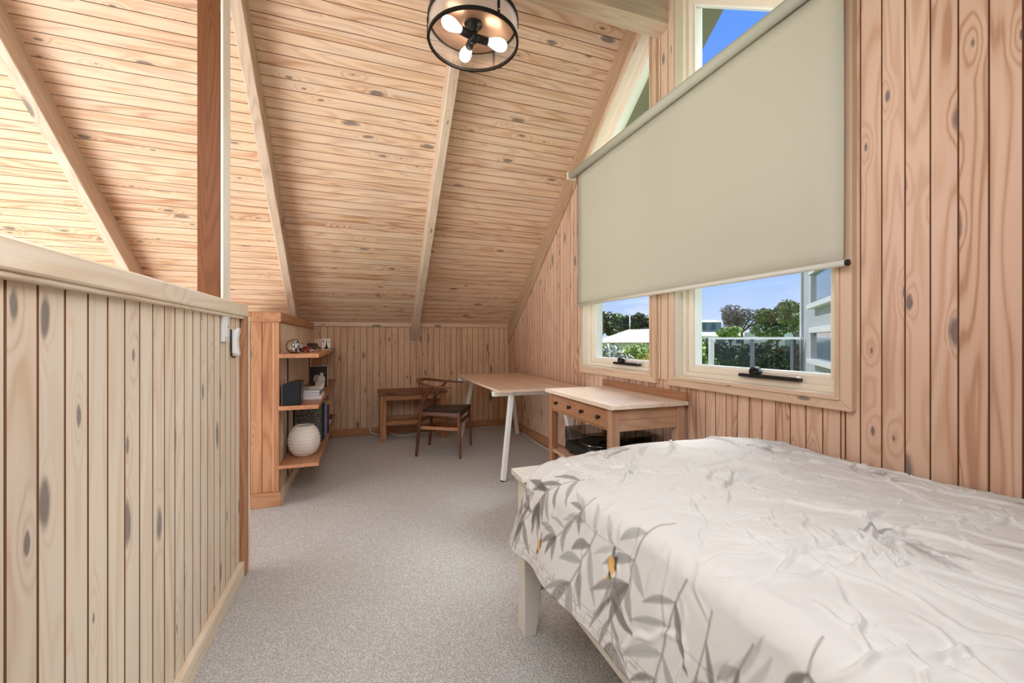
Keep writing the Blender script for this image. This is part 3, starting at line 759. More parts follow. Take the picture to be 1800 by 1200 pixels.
for ya, yb in ((2.124, 2.491), (2.501, 2.868)):
    dr = cb('drawer', 1.355, 1.373, ya, yb, 0.646, 0.750, M['console'], 0.003, 'y')
    cb('drawer_box', 1.373, 1.80, ya + 0.01, yb - 0.01, 0.655, 0.735, M['console'], 0.0, 'y')
    for t in (0.22, 0.78):
        yk = ya + (yb - ya) * t
        kn = lathe('knob', M['knob'], None, [(0.0, 0.0), (0.007, 0.0), (0.006, 0.010), (0.013, 0.014), (0.014, 0.020), (0.010, 0.025), (0.0, 0.026)], (0, 0, 0), 16)
        kn.parent = dr
        mw = Matrix.Translation((1.355, yk, 0.700)) @ Matrix.Rotation(-math.pi / 2, 4, 'Y')
        dl = Matrix.Translation(dr.location + Vector((1.605, 2.495, 0))) @ dr.rotation_euler.to_matrix().to_4x4()
        kn.matrix_local = dl.inverted() @ mw
cb('divider', 1.357, 1.373, 2.491, 2.501, 0.644, 0.752, M['console'], 0.0)
for i in range(6):
    x0 = 1.360 + i * 0.085
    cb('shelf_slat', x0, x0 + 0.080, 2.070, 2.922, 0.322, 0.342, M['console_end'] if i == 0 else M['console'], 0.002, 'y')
for c, d in ly: cb('shelf_rail', 1.406, 1.822, c + 0.015, d - 0.015, 0.290, 0.322, M['console'], 0.0, 'x')

# record player ------------------------------------------------------
rp = thing('record_player', 'black record player with smoked clear lid on the console shelf', 'record player', (1.62, 2.545, 0.3425))
add = lambda n, x0, x1, y0, y1, z0, z1, m, bv=0.003: box(n, x0, x1, y0, y1, z0, z1, m, rp, bv)
M['smoke'] = glass_pane('smoked_acrylic', (0.62, 0.63, 0.62, 1))
M['vinyl'] = plain('black_rubber_mat', lin(22, 22, 22), 0.5)
for sx in (-1, 1):
    for sy in (-1, 1): lathe('foot', M['black'], rp, [(0.0, 0), (0.02, 0), (0.024, 0.02), (0.0, 0.02)], (sx * 0.17, sy * 0.19, 0), 16)
add('plinth', -0.205, 0.205, -0.235, 0.235, 0.020, 0.085, M['black'], 0.006)
lathe('platter', M['chrome'], rp, [(0.0, 0.085), (0.150, 0.085), (0.154, 0.092), (0.154, 0.100), (0.150, 0.105), (0.0, 0.105)], (-0.02, 0.03, 0), 48)
lathe('mat', M['vinyl'], rp, [(0.0, 0.105), (0.148, 0.105), (0.148, 0.109), (0.0, 0.109)], (-0.02, 0.03, 0), 48)
tube('tonearm', M['chrome'], rp, [(0.15, -0.17, 0.125), (0.06, -0.18, 0.125), (-0.04, -0.16, 0.122), (-0.10, -0.10, 0.116)], [0.005, 0.004, 0.004, 0.003], 8, 5)
lathe('tonearm_base', M['chrome'], rp, [(0.0, 0.085), (0.022, 0.085), (0.018, 0.115), (0.012, 0.135), (0.0, 0.135)], (0.15, -0.17, 0), 16)
lathe('counterweight', M['black'], rp, [(0.0, -0.015), (0.016, -0.015), (0.016, 0.015), (0.0, 0.015)], (0.18, -0.165, 0.125), 16, (0, math.pi / 2, 0))
lid = bpy.data.objects.new('dust_cover', None)
bpy.data.objects.remove(lid)
lv = []; t = 0.003
lidb = [(-0.205, 0.205, -0.235, 0.235, 0.182, 0.185), (-0.205, -0.202, -0.235, 0.235, 0.088, 0.182), (0.202, 0.205, -0.235, 0.235, 0.088, 0.182), (-0.202, 0.202, -0.235, -0.232, 0.088, 0.182), (-0.202, 0.202, 0.232, 0.235, 0.088, 0.182)]
lid = multi('dust_cover', [[(sx, sy, sz) for sz in (a[4], a[5]) for sx, sy in ((a[0], a[2]), (a[1], a[2]), (a[1], a[3]), (a[0], a[3]))] for a in lidb], M['smoke'], rp)
sp2 = box('amplifier', 1.47, 1.80, 2.14, 2.27, 0.3425, 0.455, M['black'], None, 0.006)
tag(sp2, 'small black box beside the record player on the console shelf', 'amplifier')

# bench ------------------------------------------------------------
bench = thing('bench', 'low acacia bench with lower slat against the back wall', 'bench', (0.570, 5.145, 0))
def bb(name, x0, x1, y0, y1, z0, z1, mat=M['acacia'], bev=0.003, axis='z'):
    return box(name, x0 - 0.57, x1 - 0.57, y0 - 5.145, y1 - 5.145, z0, z1, mat, bench, bev, axis)
for i in range(3): bb('seat_plank', 0.180, 0.962, 4.925 + i * 0.146, 4.925 + (i + 1) * 0.146 - 0.002, 0.534, 0.562, M['walnut_top'], 0.004, 'x')
for a, b in ((0.195, 0.262), (0.880, 0.947)):
    for c, d in ((4.945, 5.012), (5.280, 5.347)): bb('leg', a, b, c, d, 0.0, 0.534)
for c, d in ((4.965, 4.992), (5.300, 5.327)):
    bb('apron', 0.262, 0.880, c, d, 0.470, 0.534, axis='x')
    bb('shelf_board', 0.262, 0.880, c - 0.012, d + 0.10 if c < 5.1 else d + 0.012, 0.190, 0.232, axis='x')
for a, b in ((0.215, 0.242), (0.900, 0.927)): bb('side_apron', a, b, 5.012, 5.280, 0.470, 0.534, axis='y')

# chair ------------------------------------------------------------
chair = thing('dining_chair', 'dark walnut armchair with curved bow back and black seat at the desk', 'chair', (0.820, 4.358, 0), math.atan2(-0.43, 0.903))
W_ = M['walnut']
for sgn in (-1, 1):
    tube('leg', W_, chair, [(-0.235, sgn * 0.225, 0.0), (-0.215, sgn * 0.212, 0.22), (-0.196, sgn * 0.200, 0.43), (-0.170, sgn * 0.205, 0.54), (-0.115, sgn * 0.235, 0.63), (-0.055, sgn * 0.262, 0.695)],
         [0.013, 0.019, 0.021, 0.019, 0.016, 0.012], 12, 6)
    tube('leg', W_, chair, [(0.222, sgn * 0.265, 0.0), (0.214, sgn * 0.260, 0.2), (0.205, sgn * 0.252, 0.40), (0.204, sgn * 0.250, 0.452)], [0.012, 0.018, 0.019, 0.017], 12, 5)
    beam('seat_rail', W_, chair, (-0.196, sgn * 0.200, 0.425), (0.204, sgn * 0.250, 0.425), 0.022, 0.036)
    beam('stretcher', M['acacia'], chair, (-0.206, sgn * 0.206, 0.285), (0.210, sgn * 0.256, 0.285), 0.018, 0.032)
beam('seat_rail', W_, chair, (0.204, -0.250, 0.415), (0.204, 0.250, 0.415), 0.022, 0.036)
beam('seat_rail', W_, chair, (-0.196, -0.200, 0.425), (-0.196, 0.200, 0.425), 0.022, 0.036)
beam('stretcher', W_, chair, (0.208, -0.254, 0.345), (0.208, 0.254, 0.345), 0.018, 0.030)
beam('stretcher', W_, chair, (-0.204, -0.205, 0.345), (-0.204, 0.205, 0.345), 0.018, 0.030)
bow = []
for i in range(13):
    a = math.pi * (0.5 + i / 12.0); cx = 0.245 * math.cos(a) - 0.03
    bow.append((cx, 0.268 * math.sin(a), 0.703 + 0.045 * (abs(math.cos(a)) ** 1.5)))
bow = [(0.135, 0.285, 0.694), (0.05, 0.280, 0.697)] + bow + [(0.05, -0.280, 0.697), (0.135, -0.285, 0.694)]
tube('bow_back', W_, chair, bow, [0.011, 0.013, 0.014, 0.016, 0.017, 0.018, 0.018, 0.017, 0.016, 0.014, 0.013, 0.011], 12, 4, (1.25, 0.9))
for sgn in (-1, 1):
    tube('splat', W_, chair, [(-0.198, sgn * 0.012, 0.435), (-0.225, sgn * 0.014, 0.52), (-0.248, sgn * 0.030, 0.62), (-0.266, sgn * 0.070, 0.735)], [0.012, 0.011, 0.009, 0.009], 10, 5, (1.2, 0.7))
def seat_mesh():
    n = 16; v = []; f = []
    for top in (1, 0):
        for i in range(n + 1):
            for j in range(n + 1):
                fx = i / n; fy = j / n * 2 - 1
                x = -0.200 + 0.425 * fx; hw = 0.195 + 0.060 * fx
                edge = max(abs(fy), abs(fx * 2 - 1)) ** 8
                z = (0.462 - 0.016 * (1 - fy * fy) * math.sin(fx * math.pi) - 0.014 * edge) if top else 0.418
                v.append((x, fy * hw, z))
    m = n + 1; o = m * m
    for i in range(n):
        for j in range(n):
            a = i * m + j
            f.append((a, a + m, a + m + 1, a + 1)); f.append((o + a, o + a + 1, o + a + m + 1, o + a + m))
    for i in range(n):
        for a, b in ((i * m, (i + 1) * m), (i * m + n, (i + 1) * m + n), (i, i + 1), (n * m + i, n * m + i + 1)):
            f.append((a, b, o + b, o + a))
    ob = mesh_obj('seat', v, f, M['leather'], chair, smooth=True); fix_normals(ob); return ob
seat_mesh()

# shelves ----------------------------------------------------------
M['shelf_end'] = M['shelf']
def shelf(z, t, label):
    o = box('wall_shelf', -0.549, -0.292, 3.316, 5.385, z - t, z, M['shelf'], None, 0.002, 'y'); tag(o, label, 'shelf', 'wall shelves on the low boarded wall'); return o
ZS = (1.067, 0.698, 0.280)
shelf(ZS[0], 0.030, 'brown wooden wall shelf with model cars, topmost of the three')
shelf(ZS[1], 0.030, 'brown wooden wall shelf holding the black speaker, middle of the three')
shelf(ZS[2], 0.024, 'brown wooden wall shelf under the white vase, lowest of the three')
# ------------------------------------------------------------------ things on the shelves
def onz(u, v, z):
    t = (z - CAM_H) / ((HOR - v) / F_PX); p = at(u, v, t); return Vector((p.x, p.y, z))
ZT, ZM, ZL = ZS
# vase
M['vase'] = plain('white_ribbed_ceramic', lin(240, 234, 224), 0.55)
def vase():
    root = thing('vase', 'round white vase with pressed ridges on the lowest shelf', 'vase', (-0.418, 3.575, ZL))
    prof = [(0.0, 0.0), (0.060, 0.0), (0.068, 0.004)]
    for i in range(1, 60):
        t = i / 60.0; z = 0.004 + 0.222 * t
        r = 0.112 * math.sqrt(max(0.0, 1 - ((t - 0.50) / 0.63) ** 2)); r = 0.040 + (r - 0.040) * 1.0
        r += 0.0016 * math.sin(t * 2 * math.pi * 9)
        prof.append((max(r, 0.066), z))
    prof += [(0.066, 0.229), (0.062, 0.229), (0.064, 0.215), (0.090, 0.180), (0.100, 0.11), (0.07, 0.02), (0.0, 0.012)]
    lathe('body', M['vase'], root, prof, (0, 0, 0), 56)
    # rows of small pressed notches, one mesh
    v = []; f = []
    for row in range(8):
        t = 0.10 + row * 0.10; z = 0.004 + 0.222 * t; r = 0.112 * math.sqrt(max(0.0, 1 - ((t - 0.50) / 0.63) ** 2)) + 0.0012
        for k in range(46):
            a = 2 * math.pi * (k + 0.5 * (row % 2)) / 46; ca, sa = math.cos(a), math.sin(a); h = 0.0075; w = 0.0022
            b = len(v)
            for dz, dw, dr in ((-h, -w, 0), (-h, w, 0), (h, w, 0), (h, -w, 0), (0, 0, 0.0022)):
                zz = z + dz; tt = (zz - 0.004) / 0.222; rr = 0.112 * math.sqrt(max(0.0, 1 - ((tt - 0.50) / 0.63) ** 2)) + dr
                v.append((rr * ca - dw * sa, rr * sa + dw * ca, zz))
            f += [(b, b + 1, b + 4), (b + 1, b + 2, b + 4), (b + 2, b + 3, b + 4), (b + 3, b, b + 4)]
    o = mesh_obj('ridges', v, f, M['vase'], root); o['kind'] = 'stuff'
vase()
# loudspeaker
M['grille'] = plain('black_speaker_cloth', lin(12, 13, 18), 0.9, bump=0.3, nscale=500)
def speaker():
    root = thing('speaker', 'small black speaker with a slanted top on the middle shelf', 'speaker', (-0.472, 3.400, ZM))
    p = [(-0.063, 0.0), (0.060, 0.0), (0.063, 0.168)] 
    for i in range(1, 9):
        t = i / 8.0; p.append((0.063 - 0.126 * t, 0.168 + 0.008 * math.sin(t * 2.2) - 0.030 * t * t))
    n = len(p); v = [(x, -0.07, z) for x, z in p] + [(x, 0.07, z) for x, z in p]
    f = [tuple(range(n)), tuple(range(2 * n - 1, n - 1, -1))] + [(i, n + i, n + (i + 1) % n, (i + 1) % n) for i in range(n)]
    o = mesh_obj('cabinet', v, f, M['black'], root); fix_normals(o); add_bevel(o, 0.004)
    q = [(x * 0.9, 0.008 + z * 0.93) for x, z in p]; v = [(x, -0.074, z) for x, z in q] + [(x, -0.069, z) for x, z in q]
    o = mesh_obj('grille', v, f, M['grille'], root); fix_normals(o); add_bevel(o, 0.002)
speaker()
# log slice ornament
M['bark'] = plain('brown_glazed_pot', lin(120, 92, 70), 0.45, noise=0.4, nscale=40)
def silver_mat():
    g = G('silver_marbled_face'); n = g.noise(g.objcoord(False), 32.0, 3.0, 0.6, 2.5)
    g.set(color=g.mix(g.rng(n, 0.46, 0.54), lin(40, 38, 36), lin(232, 230, 224)), rough=0.3, metal=0.3); return g.m
M['silver'] = silver_mat()
def ornament():
    root = thing('ornament', 'drum shaped brown ornament with black and silver patterned face', 'ornament', (-0.462, 3.385, ZT), math.radians(-38))
    body = [(0.0, -0.036), (0.040, -0.036), (0.048, -0.028), (0.052, -0.010), (0.052, 0.018), (0.048, 0.032), (0.0, 0.032)]
    lathe('body', M['bark'], root, body, (0, 0, 0.052), 32, (0, math.pi / 2, 0))
    lathe('face', M['silver'], root, [(0.0, 0.0325), (0.046, 0.0325), (0.047, 0.036), (0.040, 0.039), (0.0, 0.040)], (0, 0, 0.052), 32, (0, math.pi / 2, 0))
ornament()
# model cars
def car(label, loc, rz, col, k, suv):
    root = thing('model_car', label, 'toy car', loc, rz, 'model cars on the top shelf')
    root.scale = (k, k, k)
    body = plain('car_paint_' + ('dark' if suv else 'red'), col, 0.25, coat=0.6)
    zt = 0.040 if suv else 0.030; ro = 0.026 if suv else 0.018
    lo = [(-0.062, 0.012), (-0.066, 0.022), (-0.060, zt - 0.004), (-0.030, zt), (0.028, zt), (0.055, zt - 0.006), (0.066, 0.020), (0.062, 0.010)]
    hi = [(-0.052 if suv else -0.040, zt - 0.001), (-0.044 if suv else -0.026, zt + ro), (0.006, zt + ro), (0.030, zt - 0.001)]
    def ext(name, poly, hw, mat, inset_top=0.0):
        n = len(poly); zm = min(z for _, z in poly)
        v = [(x, -hw + (inset_top if z > zm + 0.005 else 0), z) for x, z in poly] + [(x, hw - (inset_top if z > zm + 0.005 else 0), z) for x, z in poly]
        f = [tuple(range(n)), tuple(range(2 * n - 1, n - 1, -1))] + [(i, n + i, n + (i + 1) % n, (i + 1) % n) for i in range(n)]
        o = mesh_obj(name, v, f, mat, root); fix_normals(o); return o
    add_bevel(ext('body', lo, 0.030, body), 0.004, 2)
    ext('windows', [(x * 0.985, z - 0.002) for x, z in hi], 0.0285, M['black'], 0.004)
    add_bevel(ext('roof', [(hi[1][0] - 0.002, hi[1][1] - 0.004), (hi[1][0], hi[1][1] + 0.001), (hi[2][0], hi[2][1] + 0.001), (hi[2][0] + 0.003, hi[2][1] - 0.004)], 0.0255, body), 0.001)
    box('bumper', 0.060, 0.069, -0.027, 0.027, 0.008, 0.016, M['chrome'], root, 0.002)
    box('bumper', -0.069, -0.060, -0.027, 0.027, 0.008, 0.016, M['chrome'], root, 0.002)
    for sx in (-0.040, 0.040):
        for sy in (-1, 1):
            w = lathe('wheel', M['black'], root, [(0.0, -0.005), (0.011, -0.005), (0.012, -0.003), (0.012, 0.003), (0.011, 0.005), (0.0, 0.005)], (sx, sy * 0.027, 0.012), 18, (math.pi / 2, 0, 0))
            lathe('hubcap', M['chrome'], w, [(0.0, -0.0055), (0.006, -0.0055), (0.006, 0.0055), (0.0, 0.0055)], (0, 0, 0), 14)
    for sy in (-1, 1): lathe('headlight', M['silver'], root, [(0.0, 0), (0.005, 0), (0.004, 0.003), (0.0, 0.004)], (0.0635, sy * 0.020, 0.024), 12, (0, math.pi / 2, 0))
car('small shiny red model car on the top shelf', (-0.408, 3.715, ZT), math.radians(-52), lin(176, 20, 32), 0.92, False)
car('larger black model car behind the red one', (-0.395, 4.02, ZT), math.radians(-48), lin(22, 24, 30), 1.05, True)
# tower card
def card():
    root = thing('greeting_card', 'folded white card with black tower print on the top shelf', 'card', (-0.376, 4.62, ZT), math.radians(8))
    cm = plain('card_paper', lin(240, 236, 228), 0.8); cp = plain('card_pink', lin(206, 180, 164), 0.8)
    a = box('left_leaf', -0.072, 0.0, -0.001, 0.001, 0.0, 0.108, cp, root); a.rotation_euler = (0, 0, math.radians(-20)); a.location = (-0.034, 0.012, 0.054)
    b = box('right_leaf', 0.0, 0.078, -0.001, 0.001, 0.0, 0.108, cm, root); b.rotation_euler = (0, 0, math.radians(14)); b.location = (0.039, 0.010, 0.054)
    ink = plain('black_ink', lin(24, 24, 26), 0.7)
    def flat(name, pts):
        v = [(x, -0.0014, z) for x, z in pts] + [(x, -0.0011, z) for x, z in pts]; n = len(pts)
        f = [tuple(range(n)), tuple(range(2 * n - 1, n - 1, -1))] + [(i, n + i, n + (i + 1) % n, (i + 1) % n) for i in range(n)]
        o = mesh_obj(name, v, f, ink, b); fix_normals(o); return o
    flat('tower_print', [(-0.022, -0.044), (-0.010, -0.046), (0.010, -0.046), (0.022, -0.044), (0.010, -0.022), (0.007, -0.018), (0.004, 0.010), (0.0015, 0.050), (-0.0015, 0.050), (-0.004, 0.010), (-0.007, -0.018), (-0.010, -0.022)])
    flat('ground_print', [(-0.036, -0.049), (0.036, -0.049), (0.036, -0.044), (0.020, -0.040), (-0.020, -0.040), (-0.036, -0.044)])
    flat('stamp_print', [(-0.034, 0.020), (-0.024, 0.020), (-0.024, 0.040), (-0.034, 0.040)])
    flat('stamp_print', [(0.020, 0.016), (0.028, 0.016), (0.028, 0.028), (0.020, 0.028)])
card()
# photograph
def photo():
    root = thing('photograph', 'black and white photo of a couple leaning on the middle shelf', 'photo', (-0.40, 4.52, ZM), math.radians(14))
    pb = plain('photo_black', lin(14, 14, 15), 0.35); pw = plain('photo_white', lin(226, 224, 220), 0.5); pg = plain('photo_grey', lin(168, 166, 162), 0.5)
    s = box('print', -0.078, 0.078, -0.002, 0.002, 0.0, 0.205, pb, root, 0.001)
    fr = ring = None
    def blob(name, cx, cz, rx, rz, m, y=-0.0026):
        n = 20; pts = [(cx + rx * math.cos(2 * math.pi * i / n), cz + rz * math.sin(2 * math.pi * i / n)) for i in range(n)]
        v = [(x, y, z - 0.1025) for x, z in pts] + [(x, -0.0021, z - 0.1025) for x, z in pts]
        f = [tuple(range(n)), tuple(range(2 * n - 1, n - 1, -1))] + [(i, n + i, n + (i + 1) % n, (i + 1) % n) for i in range(n)]
        o = mesh_obj(name, v, f, m, s); fix_normals(o)
    blob('figure_print', -0.014, 0.085, 0.034, 0.040, pg); blob('figure_print', 0.026, 0.075, 0.032, 0.045, pw, -0.0029)
    blob('figure_print', 0.028, 0.135, 0.016, 0.020, pw, -0.0030); blob('figure_print', 0.030, 0.152, 0.019, 0.014, pb, -0.0032)
    blob('figure_print', 0.006, 0.030, 0.040, 0.026, pw, -0.0028)
    pe = plain('photo_edge', lin(224, 214, 196), 0.6)
    box('frame_edge', 0.078, 0.083, -0.003, 0.003, -0.0, 0.207, pe, root); box('frame_edge', -0.083, 0.083, -0.003, 0.003, 0.205, 0.209, pe, root)
    box('stand', -0.01, 0.01, 0.002, 0.05, 0.0, 0.006, pb, root)
photo()
# small clear dish
dish = lathe('dish', glass_pane('clear_dish_glass', (0.9, 0.92, 0.92, 1)), None, [(0.0, 0.0), (0.035, 0.0), (0.055, 0.035), (0.060, 0.040), (0.056, 0.040), (0.034, 0.005), (0.0, 0.005)], (-0.47, 4.36, ZM), 28)
tag(dish, 'small clear glass dish in front of the photograph', 'dish')
# magazines on the middle shelf
mw = plain('magazine_pages', lin(232, 230, 228), 0.6); mb = plain('magazine_blue', lin(96, 118, 156), 0.4); mg = plain('magazine_grey_cover', lin(188, 178, 172), 0.4); mk = plain('dark_ink', lin(44, 44, 50), 0.5)
def slab_book(label, x0, x1, y0, y1, z0, h, cov, rz=0.0, group='magazines piled on the middle shelf', cat='magazine', name='magazine'):
    cx, cy = (x0 + x1) / 2, (y0 + y1) / 2; w, d = (x1 - x0) / 2, (y1 - y0) / 2
    root = thing(name, label, cat, (cx, cy, z0), rz, group)
    box('pages', -w, w - 0.004, -d + 0.001, d - 0.001, 0.0015, h - 0.0015, mw, root)
    box('cover', -w, w, -d, d, 0.0, 0.0015, cov, root); box('cover', -w, w, -d, d, h - 0.0015, h, cov, root)
    box('spine', w - 0.004, w, -d, d, 0.0015, h - 0.0015, cov, root)
    return root
zz = ZM
for h, cov, lab, dx in ((0.030, plain('magazine_cream', lin(226, 224, 218), 0.5), 'thick white magazine at the bottom of the middle shelf pile', 0.0), (0.022, mb, 'blue spined magazine in the middle of the shelf pile', -0.012), (0.018, plain('magazine_steel', lin(130, 150, 182), 0.4), 'grey blue magazine second from the top of the pile', -0.010)):
    slab_book(lab, -0.520 + dx, -0.300 + dx, 3.62, 3.90, zz, h, cov, math.radians(R_ if False else 0.0)); zz += h
tm = thing('magazine', 'grey magazine with curled corner on top of the shelf pile', 'magazine', (-0.41, 3.76, zz), 0, 'magazines piled on the middle shelf')
v = []; f = []; nn = 14
for i in range(nn + 1):
    for j in range(nn + 1):
        x = -0.105 + 0.22 * i / nn; y = -0.14 + 0.28 * j / nn
        curl = max(0.0, (x + 0.105) / 0.22 - 0.55) * max(0.0, (y + 0.14) / 0.28 - 0.2)
        v.append((x, y, 0.006 + 0.10 * curl ** 1.3))
for i in range(nn):
    for j in range(nn): a = i * (nn + 1) + j; f.append((a, a + nn + 1, a + nn + 2, a + 1))
cov = mesh_obj('cover', v, f, mw, tm, smooth=True); sm = cov.modifiers.new('t', 'SOLIDIFY'); sm.thickness = 0.001
box('pages', -0.105, 0.100, -0.14, 0.13, 0.0, 0.006, mg, tm)
# slate file, books on the lowest shelf
def speckle():
    g = G('grey_marbled_board'); n = g.noise(g.objcoord(), 55.0, 4.0, 0.7)
    g.set(color=g.mix(g.rng(n, 0.38, 0.62), lin(66, 70, 70), lin(150, 152, 148)), rough=0.7); return g.m
fb = thing('box_file', 'grey marbled box file standing behind the white vase', 'box file', (-0.435, 4.02, ZL))
box('case', -0.105, 0.105, -0.04, 0.04, 0.0, 0.335, speckle(), fb, 0.002); box('spine', 0.105, 0.112, -0.04, 0.04, 0.0, 0.335, M['black'], fb, 0.001)
box('edge', -0.108, 0.112, -0.042, -0.040, 0.335, 0.338, M['chrome'], fb)
def upright(label, x0, x1, y0, y1, h, col, bands=()):
    cx, cy = (x0 + x1) / 2, (y0 + y1) / 2; w, d = (x1 - x0) / 2, (y1 - y0) / 2
    root = thing('book', label, 'book', (cx, cy, ZL), 0, 'books upright on the lowest shelf')
    cm = plain('book_cloth', col, 0.5)
    box('pages', -w + 0.004, w - 0.006, -d + 0.003, d - 0.003, 0.003, h - 0.003, mw, root)
    box('cover', -w, w, -d, -d + 0.003, 0.0, h, cm, root); box('cover', -w, w, d - 0.003, d, 0.0, h, cm, root)
    sp = box('spine', w - 0.006, w, -d + 0.003, d - 0.003, 0.0, h, cm, root, 0.001)
    for z0, z1, c in bands: box('spine_band', w, w + 0.0012, -d, d, z0, z1, plain('spine_band', c, 0.4), root)
    for z0, z1, c in bands: box('cover_band', -w, w, -d - 0.001, -d, z0, z1, plain('cover_band', c, 0.4), root)
upright('tall black book standing next to the grey box file', -0.54, -0.315, 4.062, 4.092, 0.325, lin(20, 22, 28))
upright('pale blue book between the black and maroon ones', -0.54, -0.305, 4.20, 4.25, 0.305, lin(126, 146, 188))
upright('maroon book with gold band and dark foot', -0.54, -0.295, 4.34, 4.40, 0.320, lin(106, 30, 42), ((0.27, 0.312, lin(206, 160, 90)), (0.0, 0.05, lin(48, 56, 52))))
zz = ZL
for i, (h, c, lab) in enumerate(((0.030, lin(70, 70, 66), 'dark covered book lowest in the flat pile by the back wall'), (0.026, lin(200, 200, 196), 'pale book in the middle of the flat pile by the back wall'), (0.022, lin(52, 54, 54), 'dark thin book topmost of the flat pile by the back wall'))):
    slab_book(lab, -0.54, -0.300 + 0.004 * i, 4.62, 4.90, zz, h, plain('flat_book_cover', c, 0.5), 0, 'books lying flat on the lowest shelf', 'book', 'book'); zz += h

# ------------------------------------------------------------------ wall fittings
sw = thing('light_switch', 'white switch plate at the end of the loft partition', 'light switch', (-0.5645, 2.128, 1.225))
box('plate', 0.0, 0.014, -0.038, 0.038, -0.066, 0.062, M['whiteplastic'], sw, 0.003)
box('rocker', 0.014, 0.018, -0.024, 0.024, -0.045, 0.045, M['whiteplastic'], sw, 0.002)
box('indicator', 0.018, 0.0186, 0.000, 0.005, -0.006, 0.006, M['black'], sw)
hs = thing('handset', 'curved white telephone handset beside the switch plate', 'handset', (-0.5645, 2.245, 1.155))
def hs_body():
    n = 14; v = []; f = []
    for i in range(n + 1):
        t = i / n; z = -0.062 + 0.128 * t; x = 0.030 + 0.004 * math.cos(t * 2 * math.pi); dpt = 0.016 + 0.006 * abs(t - 0.5) * 2; hw = 0.020
        rr = math.sin(min(1.0, min(t, 1 - t) * 8) * math.pi / 2) * 0.5 + 0.5
        v += [(x - dpt * rr, -hw * rr, z), (x, -hw * rr * 0.9, z), (x, hw * rr * 0.9, z), (x - dpt * rr, hw * rr, z)]
    for i in range(n):
        a = i * 4
        for k in range(4): f.append((a + k, a + (k + 1) % 4, a + 4 + (k + 1) % 4, a + 4 + k))
    f += [(3, 2, 1, 0), (n * 4, n * 4 + 1, n * 4 + 2, n * 4 + 3)]
    o = mesh_obj('body', v, f, M['whiteplastic'], hs, smooth=False); fix_normals(o); add_bevel(o, 0.003)
hs_body()
box('cradle', 0.0, 0.014, -0.022, 0.022, -0.050, 0.060, M['whiteplastic'], hs, 0.002)
tube('lead', M['black'], hs, [(0.006, -0.026, 0.06), (0.006, -0.027, 0.0), (0.008, -0.025, -0.06), (0.02, -0.015, -0.066)], 0.0035, 8, 5)

